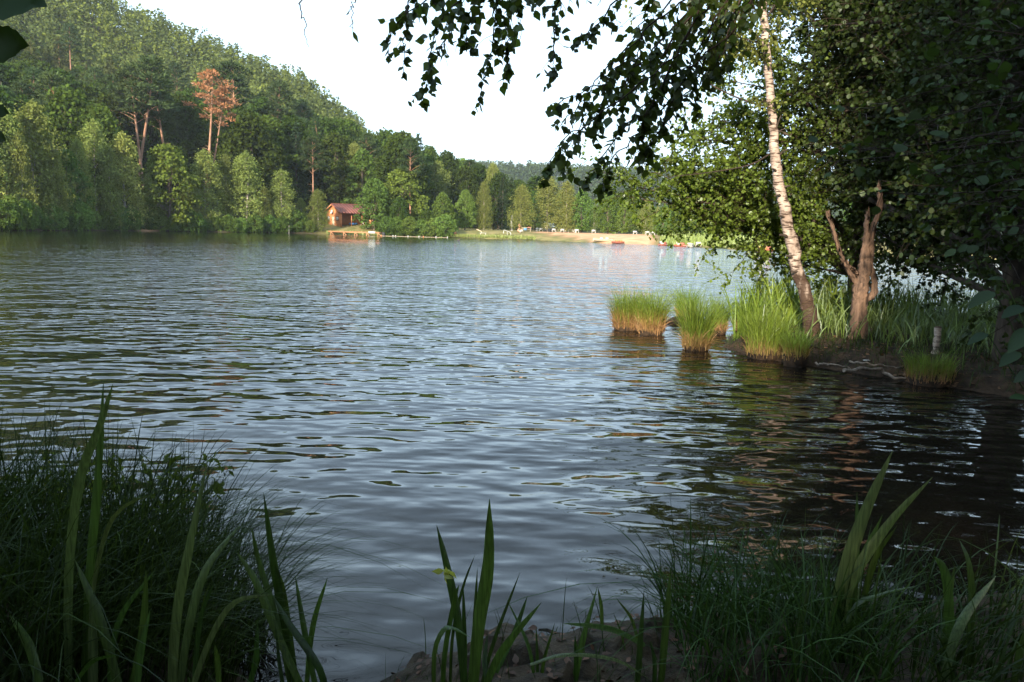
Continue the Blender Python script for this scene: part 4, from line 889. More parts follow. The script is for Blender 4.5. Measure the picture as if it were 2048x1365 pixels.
# float line
fl = [(763, 471.8), (786, 472), (791, 471.5), (816, 472.5), (838, 472.5), (847, 473.5), (872, 473.8), (895, 474.3)]
pts = [P(x, y, 145) for x, y in fl]; pts = [np.array([p[0], p[1], .03]) for p in pts]
setp(mk('float_rope', tube(curve(pts, 28), .02, 5), M['palewood'], None, pts[0]), 'rope strung with floats marking the swimming area', 'rope')
FN = ['first float from the jetty', 'second float from the jetty, one of a close pair', 'third float from the jetty, one of a close pair', 'float in the middle left of the rope', 'float in the middle of the rope', 'orange float just right of the middle of the rope', 'second last float before the lawn', 'last float of the rope nearest the lawn']
for k, p in enumerate(pts):
    ph = np.linspace(-1.57, 1.57, 7); setp(mk('float', tube(np.c_[0 * ph, 0 * ph, .11 * np.sin(ph)] + p + [0, 0, .07], np.maximum(.11 * np.cos(ph), .01), 10, False), M['orange' if k in (0, 5) else 'white'], None, p, True), FN[k], 'float', 'floats of the swimming area')
def duck():
    p = G(917, 481.5, 0); t = thing('duck', p, 'dark duck swimming off the lawn', 'duck')
    body = tube(curve([p + [-.22, 0, .1], p + [-.14, 0, .06], p + [0, 0, .05], p + [.12, 0, .08], p + [.16, 0, .2], p + [.2, 0, .27], p + [.3, 0, .25]], 18), np.interp(np.linspace(0, 1, 19), [0, .15, .4, .6, .7, .82, .9, 1], [.02, .07, .11, .09, .045, .055, .04, .012]), 10)
    mk('body', body, M['duck'], t, None, True)
duck()
# reeds on the right far shore and lawn edge tufts
def blades(rs, base, h, lean, width, segs=4, droop=0.5, jit=0.25, profile=None):
    """grass blades: base (N,3), h (N), lean (N,2) horizontal reach at the tip as a fraction of h, width (N)"""
    N = len(base); t = np.linspace(0, 1, segs + 1)
    d2 = np.asarray(lean, float); L2 = np.linalg.norm(d2, axis=1, keepdims=True)
    bend = t ** 2
    cen = base[:, None] + np.concatenate([d2[:, None] * (bend[None, :, None] * 0.85 + t[None, :, None] * 0.15) * h[:, None, None], (t[None] * (1 - droop * np.minimum(L2, 1.4) * t[None] ** 2) * h[:, None])[..., None]], -1)
    az = rs.rand(N) * 6.283; side = np.stack([np.cos(az), np.sin(az), np.zeros(N)], -1)
    wt = (np.array([0.55] + [1.0] * (segs - 1) + [0.04]) if profile is None else profile) * np.interp(t, [0, .6, 1], [1, .8, .3])
    off = side[:, None] * (width[:, None] * 0.5 * wt[None])[..., None]
    V = np.stack([cen - off, cen + off], 2).reshape(N, -1, 3); k = np.arange(segs)
    F = np.stack([2 * k, 2 * k + 1, 2 * k + 3, 2 * k + 2], -1); F = (F[None] + (np.arange(N) * 2 * (segs + 1))[:, None, None]).reshape(-1, 4)
    return V.reshape(-1, 3), F
rs = np.random.RandomState(3)
N = 7000; pxr = 1312 + 420 * rs.rand(N); of = 0.3 + 13 * rs.rand(N) ** 1.2; Yr = np.interp(pxr, _sp, _sy) + of; Xr = (pxr - 1024) / FPX * Yr
ht = (0.7 + 0.8 * rs.rand(N)) * np.clip((pxr - 1300) / 40, .35, 1)
setp(mk('reed_bed', blades(rs, np.c_[Xr, Yr, land(Xr, Yr) - .05], ht, rs.normal(size=(N, 2)) * .22, .10 + .08 * rs.rand(N), 3), M['farreed']), 'pale green reed bed along the right far shore', 'reeds', None, 'stuff')
N = 2600; pxr = np.where(rs.rand(N) < .35, 650 + 110 * rs.rand(N), 885 + 180 * rs.rand(N)); of = 0.2 + 4 * rs.rand(N) ** 2; Yr = np.interp(pxr, _sp, _sy) + of; Xr = (pxr - 1024) / FPX * Yr
setp(mk('bank_grass', blades(rs, np.c_[Xr, Yr, land(Xr, Yr) - .05], .25 + .4 * rs.rand(N), rs.normal(size=(N, 2)) * .3, .09 + .06 * rs.rand(N), 3), M['farreed']), 'dry grass along the edge of the far lawn', 'grass', None, 'stuff')
# stones and litter along the water's edge of the lawn

# ------------------------------------------------------------------ the spit on the right
def grow(rs, p, d, L, r, lvl, polys, sites, kids=(7, 6), lf=0.5, trop=0.0, nleaf=9, wig=0.22, spread=0.9):
    """lvl 0 is a twig that carries leaves"""
    n = 5 if lvl else 3; pts = [np.array(p, float)]; dd = nrm(d)
    for k in range(n):
        dd = nrm(dd + wig * rs.normal(size=3) + np.array([0, 0, trop])); pts.append(pts[-1] + dd * L / n)
    pts = np.array(pts); polys.append((pts, np.linspace(r, r * 0.35, n + 1)))
    if lvl == 0:
        t = rs.rand(nleaf) ** .8; q = np.array([np.interp(t, np.linspace(0, 1, n + 1), pts[:, i]) for i in range(3)]).T; sites.append((q, np.tile(dd, (nleaf, 1)))); return
    for k in range(kids[lvl - 1]):
        t = 0.15 + 0.85 * (k + rs.rand()) / kids[lvl - 1]; q = np.array([np.interp(t, np.linspace(0, 1, n + 1), pts[:, i]) for i in range(3)])
        c = nrm(dd + spread * rs.normal(size=3) * np.array([1, 1, .6])); grow(rs, q, c, L * lf * (0.6 + 0.7 * rs.rand()) * (1.15 - .4 * t), r * .45, lvl - 1, polys, sites, kids, lf, trop, nleaf, wig, spread)
def leaf_sets(rs, sites, size, width, tmpl, droop=0.35, out=0.5):
    q = np.concatenate([s[0] for s in sites]); d = np.concatenate([s[1] for s in sites])
    ax = nrm(d * out + rs.normal(size=q.shape) * .7 + np.array([0, 0, -droop])); nn = nrm(np.array([0, 0, 1.0]) + .75 * rs.normal(size=q.shape))
    return q, ax, nn, size * (0.65 + 0.6 * rs.rand(len(q)))
def poly_parts(polys, n=5): 
    out = []
    for p, r in polys: out += tube(p, r, n if r[0] > .012 else 3, False)
    return out

def limb_tree(name, base, trunk_pts, trunk_r, targets, label, matl, rs, leafsize, kids, nleaf, L1=1.0, tmpl=T_HEX, bark='bark', width=1.0, lf=.5, group=None, stuff_label=None, fork=.5):
    t = thing(name, base, label, 'tree', group)
    tp = curve(trunk_pts, 14); mk('trunk', tube(tp, np.interp(np.linspace(0, 1, len(tp)), np.linspace(0, 1, len(trunk_r)), trunk_r), 12), M[bark], t, None, True)
    sites = []; twigs = []
    for tg in targets:
        tg = np.array(tg, float); zc = np.clip(tg[2] - .35 * np.linalg.norm(tg[:2] - np.array(base)[:2]) * fork * 2, base[2] + .9, tp[-1][2]); k = np.argmin(abs(tp[:, 2] - zc)); a = tp[k]
        mid = a * .5 + tg * .5 + np.array([0, 0, .25]) + .2 * rs.normal(size=3); lb = curve([a, mid, tg], 10); Lt = np.linalg.norm(tg - a)
        r0 = min(.012 * Lt + .008, trunk_r[-1] * 2 + .03); mk('branch', tube(lb, np.linspace(r0, .006, len(lb)), 6, False), M[bark], t, None, True)
        polys = []
        for k in range(max(5, int(Lt * 5.5))):
            f = 0.28 + .72 * rs.rand() ** .8; q = np.array([np.interp(f, np.linspace(0, 1, len(lb)), lb[:, i]) for i in range(3)]); d = nrm(tg - a) * .5 + rs.normal(size=3) * np.array([.8, .8, .5])
            grow(rs, q, d, L1 * (.6 + .7 * rs.rand()), .008, 1, polys, sites, kids, lf, 0.0, nleaf)
        twigs += poly_parts(polys, 4)
    setp(mk('twigs', twigs, M['twig'], t), None, None, None, 'stuff')
    q, ax, nn, sz = leaf_sets(rs, sites, leafsize, width, tmpl)
    setp(mk('crown', leaves(q, ax, nn, sz, width, tmpl), M[matl], t), None, None, None, 'stuff')
    return t, len(q)
def pts(lst): return [P(*a) for a in lst]
rs = np.random.RandomState(101)
bz = gz(7.3, 17.0); A0 = np.array([7.3, 17.0, bz])
tA = [(1285, 400, 15), (1262, 372, 15.2), (1310, 345, 15), (1345, 310, 15.4), (1375, 395, 15), (1420, 350, 15.2), (1400, 275, 15.5), (1440, 420, 15.2), (1430, 240, 15.6), (1455, 160, 15.6), (1470, 90, 15.8), (1490, 20, 15.8), (1505, 470, 15.5), (1540, 400, 15.5), (1520, 300, 15.5), (1540, 530, 15.8),
      (1500, 220, 15.6), (1560, 120, 16), (1580, 30, 16), (1590, 250, 16), (1610, 360, 15.8), (1620, 460, 15.8), (1600, 545, 16.2), (1650, 180, 16), (1660, 60, 16.4), (1680, 280, 16), (1700, 390, 16), (1690, 500, 16.4), (1720, 130, 16.6), (1750, 330, 16.4), (1660, 575, 16.8), (1760, 460, 16.8), (1770, 220, 17), (1730, 20, 17), (1460, -60, 16), (1560, -80, 16.3), (1650, -80, 16.6), (1740, -90, 16.8)]
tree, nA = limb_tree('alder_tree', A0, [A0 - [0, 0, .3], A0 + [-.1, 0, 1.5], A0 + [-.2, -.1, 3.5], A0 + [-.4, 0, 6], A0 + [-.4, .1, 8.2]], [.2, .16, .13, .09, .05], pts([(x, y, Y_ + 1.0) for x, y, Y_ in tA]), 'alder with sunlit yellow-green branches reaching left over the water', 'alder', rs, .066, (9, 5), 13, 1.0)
B0 = np.array([7.25, 11.6, gz(7.25, 11.6)])
tB = []
for px in range(1630, 2090, 52):
    for py in range(-60, 470, 62):
        if px < 1700 and py > 330: continue
        tB.append((px + rs.uniform(-25, 25), py + rs.uniform(-28, 28), (11.2 if px > 1850 else 16.6) + rs.uniform(-1.0, 2.2)))
tB += [(1990, 540, 11.5), (2040, 560, 11), (2060, 620, 10.5), (1960, 480, 10.5)]
tree, nB = limb_tree('alder_tree', B0, [B0 - [0, 0, .4], B0 + [.05, 0, 1.4], B0 + [0, .1, 3], B0 + [.2, .1, 5.5], B0 + [.1, 0, 7.5]], [.26, .21, .17, .11, .06], pts(tB), 'dark shaded alder with thick trunk at the right edge', 'alder_shade', rs, .075, (6, 5), 12, 1.15)
# a third crown farther along the spit closes the right-hand side
C0 = np.array([11.2, 15.0, gz(11.2, 15.0)])
tC = [(px + rs.uniform(-20, 20), py + rs.uniform(-20, 20), 15 + rs.uniform(-1, 2)) for px in range(1790, 2120, 62) for py in range(40, 470, 75)]
tree, nC = limb_tree('alder_tree', C0, [C0 - [0, 0, .4], C0 + [.05, 0, 1.4], C0 + [0, .1, 3], C0 + [.2, .1, 5.0], C0 + [.1, 0, 6.5]], [.2, .17, .14, .1, .05], pts(tC), 'alder behind the dark tree at the right edge', 'alder_shade', rs, .10, (5, 4), 10, 1.3)
print('alder leaves', nA, nB, nC)

# leaning white birch
def lit_birch():
    rs = np.random.RandomState(7); Y = 13.8
    ks = [(1630, 702, 41.4), (1623, 660, 31.5), (1613, 600, 27.3), (1591, 520, 24.0), (1571, 430, 21.5), (1554, 340, 19.0), (1545, 250, 16.9), (1537, 150, 15.4), (1529, 60, 14.1), (1526, -60, 12.4), (1522, -220, 9.9), (1530, -420, 5.8)]
    pp = [P(a, b, Y) for a, b, c in ks]; base = pp[0].copy(); base[2] = gz(base[0], base[1])
    t = thing('birch_tree', base, 'leaning birch with white peeling trunk standing at the tip of the spit', 'tree')
    cp = curve(pp, 66); rr_ = np.interp(np.linspace(0, 1, len(cp)), np.linspace(0, 1, len(ks)), [c * Y / FPX / 2 for a, b, c in ks])
    cp = cp + np.c_[.012 * rs.normal(size=(len(cp), 2)), np.zeros(len(cp))]; rr_ = rr_ * (1 + .05 * rs.normal(size=len(rr_)))
    n = 16; tb = tube(cp, rr_, n)
    V, Fq = tb[0]; V = V.copy(); ax = np.repeat(cp, n, 0); dv = V[:len(ax)] - ax; V[:len(ax)] = ax + dv * (1 + .10 * (rs.rand(len(ax), 1) - .5) * (1 + 2.0 * np.exp(-(ax[:, 2:3] - base[2]) / .8)))
    mk('trunk', [(V, Fq), tb[1], tb[2]], M['birchbark'], t, None, True)
    for (x0, y0, x1, y1, r) in ((1590, 520, 1572, 512, .02), (1583, 480, 1560, 470, .025), (1575, 440, 1558, 432, .018), (1562, 380, 1580, 372, .016), (1566, 395, 1550, 392, .02), (1557, 350, 1545, 338, .02), (1550, 265, 1562, 232, .014), (1548, 255, 1530, 235, .012), (1552, 270, 1570, 258, .01), (1600, 548, 1585, 545, .022), (1560, 310, 1574, 300, .015)):
        a, b = P(x0, y0, Y), P(x1, y1, Y - .15); mk('branch_stub', tube(curve([a, (a + b) / 2 + [0, 0, .02], b], 4), np.linspace(r * 1.6, r * .7, 5), 7), M['bark'], t, None, True)
    tw = []
    for line, r in ((((1545, 215), (1500, 205), (1440, 180), (1385, 145)), .022), (((1552, 300), (1500, 330), (1420, 345), (1330, 355)), .016), (((1536, 100), (1500, 60), (1460, 50)), .014), (((1530, 40), (1575, -20), (1640, -60)), .02), (((1530, 90), (1490, 78), (1455, 74)), .008)):
        q = curve([P(a, b, Y + .2 * i) for i, (a, b) in enumerate(line)], 12); mk('branch', tube(q, np.linspace(r, r * .3, len(q)), 6, False), M['twig'], t, None, True); tw.append(q)
    polys, sites = [], []
    for q, cnt_ in ((tw[2], 16), (tw[3], 14), (tw[4], 12), (tw[0][:5], 4)):
        for k in range(cnt_): p = q[rs.randint(2, len(q))]; grow(rs, p, rs.normal(size=3) + [0, 0, -.2], .55, .005, 1, polys, sites, (6, 5), .55, -.12, 8)
    for k in range(46):                     # the crown above the picture
        z = rs.uniform(7.0, 11.5); p = np.array([base[0] - .9, base[1], z]) + rs.normal(size=3) * np.array([1.2, 1.2, .3]); grow(rs, p, rs.normal(size=3) + [0, 0, -.4], .9, .006, 1, polys, sites, (7, 5), .6, -.2, 8)
    setp(mk('twigs', poly_parts(polys, 4), M['twig'], t), None, None, None, 'stuff')
    q, ax, nn, sz = leaf_sets(rs, sites, .06, 1, T_HEX); setp(mk('crown', leaves(q, ax, nn, sz, .9, T_HEX), M['birch'], t), None, None, None, 'stuff')
lit_birch()

def dead_tree():
    Y = 13.5; rs = np.random.RandomState(4); q = lambda L: [P(a, b, Y + (c[0] if c else 0)) for a, b, *c in L]
    b0 = P(1716, 680, Y); b0[2] = gz(b0[0], b0[1]); t = thing('dead_tree', b0, 'dead tree of three bare reddish stems on the spit', 'tree')
    px = Y / FPX / 2 * .82
    def stem(nm, line, w):
        cp = curve(q(line), 30); r = np.interp(np.linspace(0, 1, len(cp)), np.linspace(0, 1, len(w)), w) * px; r = r * (1 + .07 * rs.normal(size=len(r)))
        tb = tube(cp, r, 12); V = tb[0][0].copy(); V += .012 * rs.normal(size=V.shape); V[-12:] += np.c_[np.zeros((12, 2)), rs.uniform(-.02, .10, 12)]; o = mk(nm, [(V, tb[0][1]), tb[1], tb[2]], M['deadwood'], t, None, True); return o
    stem('trunk', [(1714, 700), (1717, 660), (1719, 610), (1722, 575), (1728, 545), (1733, 500)], [56, 42, 36, 35, 30, 22]); stem('stem', [(1726, 560), (1731, 510), (1733, 465), (1735, 424)], [26, 20, 14, 7])
    stem('stem', [(1732, 600), (1745, 590), (1749, 565), (1742, 535), (1741, 500), (1746, 460), (1757, 425), (1760, 395), (1758, 369)], [13, 15, 15, 13, 12, 11, 11, 10, 7])
    stem('stem', [(1720, 575), (1704, 553), (1690, 528), (1678, 500), (1668, 465), (1656, 428)], [18, 13, 10, 9, 8, 6]); stem('stem', [(1718, 553), (1708, 540), (1695, 530)], [8, 6, 4])
dead_tree()
def stump():
    b = G(1872, 704, .32); t = thing('birch_stump', b, 'short cut birch stump with pale bark in the grass of the spit', 'stump')
    r = .05; rs = np.random.RandomState(2); z = np.linspace(-.15, .37, 9); tb = tube(np.c_[b[0] + .006 * rs.normal(size=9), b[1] + 0 * z, b[2] + z], r * (1 + .06 * rs.normal(size=9)), 12)
    st = mk('stem', [tb[0], tb[1]], M['stumpbark'], t, None, True); top = tube([b + [0, 0, .365], b + [.0, 0, .385]], [r * .98, r * .8], 12); mk('cut_face', top, M['deadwood'], t)
M['stumpbark'] = surf('bark_stump', (0.06, 0.04, 0.03), (0.55, 0.44, 0.36), 9, .8, .4, stretch=(1, 1, 2))
stump()

# sedge tussocks
def tussock(px, py, wpx, top, label, seed, z=0.0, n=900, straw=1.0, mt='tuss3'):
    b = G(px, py, z); rs = np.random.RandomState(seed); Y = b[1]; r = wpx * Y / FPX / 2 * .8; h = P(px, top, Y)[2] - z
    t = thing('sedge_tussock', b, label, 'tussock', 'sedge tussocks at the spit')
    zz = np.array([-.3, -.05, .06, .14, .19]); rr_ = r * np.array([.85, .92, .95, .8, .3]); tb = tube(np.c_[np.full(5, b[0]), np.full(5, b[1]), b[2] + zz], rr_, 14); V = tb[0][0] * 1; V += .015 * rs.normal(size=V.shape); mk('root_mass', [(V, tb[0][1]), tb[2]], M['peat'], t, None, True)
    a = rs.rand(n) * 6.283; q = r * np.sqrt(rs.rand(n)); out = np.c_[np.cos(a), np.sin(a)]
    hh = h * (.35 + .55 * rs.rand(n) + .22 * rs.rand(n) ** 4); lean = out * (q / r)[:, None] * .20 + .26 * rs.normal(size=(n, 2))
    setp(mk('green_blades', blades(rs, np.c_[b[0] + q * out[:, 0], b[1] + q * out[:, 1], np.full(n, b[2] + .08)], hh, lean, .005 + .006 * rs.rand(n), 5), M[mt], t), None, None, None, 'stuff')
    w_ = 110; a = rs.rand(w_) * 6.283; q = r * np.sqrt(rs.rand(w_)); out = np.c_[np.cos(a), np.sin(a)]
    setp(mk('arching_blades', blades(rs, np.c_[b[0] + q * out[:, 0], b[1] + q * out[:, 1], np.full(w_, b[2] + .08)], h * (.8 + .45 * rs.rand(w_)), out * (.25 + .5 * rs.rand(w_))[:, None] + .15 * rs.normal(size=(w_, 2)), .004 + .004 * rs.rand(w_), 7, .45), M['tussock'], t), None, None, None, 'stuff')
    m = int(n * .75 * straw); a = rs.rand(m) * 6.283; q = r * (.75 + .3 * rs.rand(m)); out = np.c_[np.cos(a), np.sin(a)]
    hh = h * (.10 + .34 * rs.rand(m) ** 1.5); setp(mk('straw_skirt', blades(rs, np.c_[b[0] + q * out[:, 0], b[1] + q * out[:, 1], b[2] + .0 + .12 * rs.rand(m)], hh, out * (.05 + 1.1 * rs.rand(m) ** 2)[:, None] + .3 * rs.normal(size=(m, 2)), .006 + .006 * rs.rand(m), 4), M['straw'], t), None, None, None, 'stuff')
tussock(1253, 660, 66, 566, 'leftmost sedge tussock in the water, straw-coloured at its foot', 1, mt='tuss2')
tussock(1301, 668, 66, 568, 'sedge tussock grown together with the leftmost one', 2, mt='tuss2')
tussock(1392, 700, 66, 572, 'sedge tussock standing alone nearest the viewer in the water', 3)
tussock(1372, 640, 48, 562, 'small sedge tussock behind the lone front one', 4, n=420)
tussock(1436, 668, 40, 580, 'narrow sedge tussock between the lone one and the bank', 5, n=380)
tussock(1492, 668, 56, 590, 'sedge tussock with straw foot beside the tall pale reeds', 6)
tussock(1530, 716, 92, 595, 'broad sedge tussock at the tip of the bank below the birch', 7, n=760, straw=.5)
tussock(1858, 768, 110, 700, 'low dark sedge tussock overhanging the bank by the stump', 8, z=.0, n=520, straw=.5)
tussock(1590, 722, 60, 655, 'short sedge tuft at the foot of the leaning birch', 9, z=.08, n=360, straw=.5)
setp(mk('peat_hummock', tube(np.array([G(1352, 648, 0) + [0, 0, q] for q in (-.3, 0, .08, .16)]), [.3, .27, .2, .05], 12), M['peat'], None, G(1352, 648, 0), True), 'dark peat hummock between the first tussocks', 'hummock')
# tall grasses and reeds on the spit
rs = np.random.RandomState(12)
def in_spit(n, lo, hi, x0=3.6, x1=12.5, y0=8, y1=20):
    X = rs.uniform(x0, x1, n); Y = rs.uniform(y0, y1, n); s = sdist(X, Y); k = (s > lo) & (s < hi) & (Y > 9.0); return X[k], Y[k]
X, Y = in_spit(9000, .35, 9); N = len(X); fr_ = sdist(X, Y); k = ~((Y < 15.2) & (fr_ < 1.3) & (X + Y < 21)) | (rs.rand(N) < .06); X, Y = X[k], Y[k]; N = len(X)
setp(mk('tall_grass', blades(rs, np.c_[X, Y, land(X, Y, .22) - .02], .35 + .75 * rs.rand(N) * np.clip((Y - 10) / 5, .5, 1), rs.normal(size=(N, 2)) * .38, .012 + .012 * rs.rand(N), 5), M['reed']), 'tall arching grass covering the spit under the alders', 'grass', None, 'stuff')
X, Y = in_spit(9000, .02, 2.2, 3.6, 9, 9.5, 17); N = len(X)
setp(mk('short_grass', blades(rs, np.c_[X, Y, land(X, Y, .22) - .01], .08 + .2 * rs.rand(N), rs.normal(size=(N, 2)) * .5, .006 + .006 * rs.rand(N), 4), M['sedge']), 'short grass and moss along the edge of the spit', 'grass', None, 'stuff')
def reed_clump(px, py, z, n, h, spread, label, seed):
    b = G(px, py, z); r2 = np.random.RandomState(seed); t = thing('reed_clump', b, label, 'reeds', 'reed clumps on the spit')
    a = r2.rand(n) * 6.283; q = spread * np.sqrt(r2.rand(n)); B = np.c_[b[0] + q * np.cos(a), b[1] + q * np.sin(a), np.full(n, b[2] - .05)]
    ln = r2.normal(size=(n, 2)) * .22; hh = h * (.6 + .45 * r2.rand(n)); w = .022 + .016 * r2.rand(n); m = max(12, n // 6)
    for k in range(m): mk('reed_leaf', blades(r2, B[k:k + 1], hh[k:k + 1], ln[k:k + 1], w[k:k + 1], 6), M['tussock'], t)
    setp(mk('reed_leaves', blades(r2, B[m:], hh[m:], ln[m:], w[m:], 6), M['tussock'], t), None, None, None, 'stuff')
reed_clump(1500, 690, .05, 110, 1.35, .28, 'tall pale green reed clump at the tip of the spit', 31)
reed_clump(1570, 660, .2, 130, 1.25, .45, 'arching green reeds left of the leaning birch', 32)
reed_clump(1540, 640, .15, 130, 1.2, .45, 'sunlit reeds behind the broad tussock', 33)
reed_clump(1668, 650, .25, 120, 1.15, .4, 'green reeds between the birch and the dead tree', 34)
reed_clump(1790, 650, .28, 120, 1.0, .5, 'shaded reeds right of the dead tree', 35)
# roots and litter on the bank
for line, r, lab in ((((1690, 741, .16), (1730, 739, .14), (1762, 741, .10), (1782, 753, .05), (1808, 757, .04), (1840, 752, .06)), .03, 'long bare grey root along the water\'s edge of the spit'), (((1630, 726, .16), (1668, 730, .16), (1700, 737, .1)), .018, 'thin dark root below the leaning birch'),
                     (((1925, 747, .14), (1950, 757, .1), (1975, 765, .06), (2006, 771, .05)), .028, 'bare pale root by the bank right of the stump'), (((1700, 722, .2), (1740, 728, .19), (1790, 735, .15), (1815, 742, .1)), .016, 'twisted thin root above the long grey one')):
    q = curve([G(a, b, c) for a, b, c in line], 16); q = q + .012 * rs.normal(size=q.shape); setp(mk('tree_root', tube(q, np.linspace(r, r * .5, len(q)), 8), M['root'], None, q[0], True), lab, 'root', 'roots on the bank')
X, Y = in_spit(1500, .0, 1.6, 4, 8.5, 10, 15); N = len(X)
V, F = leaves(np.c_[X, Y, land(X, Y, .22) + .012], rdir(rs, N) * [1, 1, .15], nrm(np.array([0, 0, 1]) + .3 * rs.normal(size=(N, 3))), .04 + .05 * rs.rand(N), .8, T_HEX)
M['litter'] = leafmat('leaf_litter', (0.12, 0.07, 0.04), .1, .02, var=.5); setp(mk('leaf_litter', (V, F), M['litter']), 'brown fallen leaves on the bank of the spit', 'leaves', None, 'stuff')
setp(mk('white_scrap', box(G(1733, 723, .22) + [0, 0, .015], (.09, .04, .012), .1), M['white'], None, G(1733, 723, .22)), 'small white scrap lying on the bank below the dead tree', 'litter')

# ------------------------------------------------------------------ the near bank
def leaf_objects(parent, q, ax, nn, sz, width, tmpl, matl, name='leaf', maxn=300, rest='foliage', inframe=True):
    """the leaves that show largest as parts of their own, the others as one mass"""
    rel = q - EYE; dep = rel @ Fv; u = np.abs(rel @ Rv / dep); v = np.abs(rel @ Uv / dep); vis = (dep > 0) & (u < .637) & (v < .425)
    order = np.argsort(-(sz / dep) * vis - .001 * vis); pick = order[:maxn]; pick = pick[vis[pick]]; oth = np.setdiff1d(np.arange(len(q)), pick)
    me = [mesh(name, [(tmpl[0] * np.array([1, width * w, c]), tmpl[1])], M[matl]) for w, c in ((1, 1), (.85, 1.8), (1.1, .3))]
    a, w, n = orient(ax, nn); org = ORG[parent.name]
    for c, i in enumerate(pick):
        o = bpy.data.objects.new(name, me[c % 3]); S.collection.objects.link(o); o.parent = parent; s = sz[i]; p = q[i] - org
        o.matrix_basis = Matrix(((a[i][0] * s, w[i][0] * s, n[i][0] * s, p[0]), (a[i][1] * s, w[i][1] * s, n[i][1] * s, p[1]), (a[i][2] * s, w[i][2] * s, n[i][2] * s, p[2]), (0, 0, 0, 1)))
    if len(oth): setp(mk(rest, leaves(q[oth], ax[oth], nn[oth], sz[oth], width, tmpl), M[matl], parent), None, None, None, 'stuff')

def weeping_birch():
    rs = np.random.RandomState(55); b = np.array([3.1, 1.0, gz(3.1, 1.0)])
    t = thing('weeping_birch_tree', b, 'near birch whose dark drooping leafy twigs hang in from the top', 'tree')
    tp = curve([b - [0, 0, .3], b + [-.05, .05, 2], b + [-.1, .2, 5], b + [0, .1, 9], b + [.1, 0, 13]], 16); mk('trunk', tube(tp, np.linspace(.17, .04, len(tp)), 12), M['birchbark'], t, None, True)
    hub = P(1420, -330, 4.0)
    for tgt, r in ((hub, .03), (P(1000, -230, 4.0), .02), (P(1650, -260, 4.2), .02)):
        a = b + [-.1, .2, 4.6]; lb = curve([a, a * .55 + np.array(tgt) * .45 + [0, 0, .35], tgt], 12); mk('branch', tube(lb, np.linspace(r, .008, len(lb)), 7, False), M['twig'], t, None, True)
    ST = [([(1330, -200), (1050, -60), (905, 10), (865, 100), (840, 205)], 3.9, .2), ([(1330, -200), (1000, -90), (870, -10), (800, 40), (772, 95)], 3.8, .35), ([(1200, -160), (1010, -30), (985, 70), (962, 190)], 4.0, .3), ([(1250, -160), (1040, -20), (1015, 90), (1012, 165)], 4.2, .3),
          ([(1300, -160), (1130, -20), (1108, 80), (1103, 155)], 4.0, .3), ([(1560, -160), (1410, 20), (1330, 130), (1210, 220), (1115, 300), (1083, 365)], 3.9, .12), ([(1500, -140), (1350, 60), (1240, 150), (1140, 195), (1098, 215)], 4.1, .2),
          ([(1450, -120), (1340, 140), (1260, 240), (1190, 335), (1165, 380)], 4.0, .15), ([(1500, -100), (1400, 140), (1340, 230), (1262, 320)], 4.3, .15), ([(1540, -120), (1440, 80), (1400, 180), (1372, 250)], 4.4, .15), ([(1400, -180), (1250, -20), (1180, 60), (1155, 75)], 4.1, .35),
          ([(1380, -180), (1300, -10), (1275, 110), (1240, 200)], 4.2, .2), ([(1240, -170), (940, -40), (900, 60), (850, 150)], 4.3, .25), ([(1150, -160), (860, -40), (815, 50), (805, 130)], 4.1, .3), ([(1600, -120), (1480, 30), (1440, 120), (1425, 150)], 4.2, .2),
          ([(1450, -150), (1370, 30), (1340, 100), (1300, 190)], 4.5, .15), ([(1000, -170), (760, -60), (712, 0), (704, 60)], 4.0, .62), ([(900, -170), (640, -60), (603, 0), (606, 40), (618, 95)], 4.0, .72), ([(1530, -120), (1430, 40), (1370, 150), (1310, 280), (1300, 300)], 4.1, .15),
          ([(1480, -100), (1330, 100), (1230, 180), (1160, 250), (1130, 330)], 4.3, .2), ([(1300, -170), (1080, -50), (960, 0), (930, 50), (940, 100)], 3.9, .3), ([(1350, -170), (1200, -60), (1050, -10), (1040, 60)], 4.3, .3),
          ([(1560, -100), (1470, 60), (1400, 120), (1330, 170), (1290, 240), (1275, 300)], 4.0, .12), ([(1500, -120), (1380, -10), (1290, 60), (1220, 150), (1200, 240)], 3.9, .2), ([(1420, -120), (1330, 20), (1220, 130), (1150, 220), (1110, 260)], 4.4, .25), ([(1500, -90), (1410, 90), (1330, 210), (1250, 290), (1210, 350), (1205, 372)], 4.2, .15)]
    tw, Q, AX = [], [], []
    for k, (line, Y, t0) in enumerate(ST):
        c = curve([P(x, y, Y + .1 * math.sin(i * 2 + k)) for i, (x, y) in enumerate(line)], 26); c += .008 * rs.normal(size=c.shape)
        mk('hanging_twig', tube(c, np.linspace(.006, .0014, len(c)), 5, False), M['twig'], t)
        sl = np.r_[0, np.cumsum(np.linalg.norm(np.diff(c, axis=0), axis=1))]; s = t0 * sl[-1]
        end = .62 if k == 17 else 1.0
        while s < sl[-1] * end + .001:
            q = np.array([np.interp(s, sl, c[:, i]) for i in range(3)]); f = s / sl[-1]
            nl = 1 if k in (16, 17) else rs.randint(2, 6); Lt = (.03 + .20 * rs.rand() ** 1.5) * (1.1 - .6 * f)
            d = nrm(np.array([.5 * rs.normal(), .4 * rs.normal(), -1.0])); e = q + d * Lt + [0.02 * rs.normal(), 0, 0]; tw += tube([q, (q + e) / 2 + .006 * rs.normal(size=3), e], [.0016, .0012, .0008], 4, False)
            for j in range(nl): Q.append(q + (e - q) * (j + .6) / nl); AX.append(d + .75 * rs.normal(size=3) * [1, 1, .5])
            s += .022 + .026 * rs.rand() + (.08 if k in (16, 17) else 0)
    setp(mk('twiglets', tw, M['twig'], t), None, None, None, 'stuff')
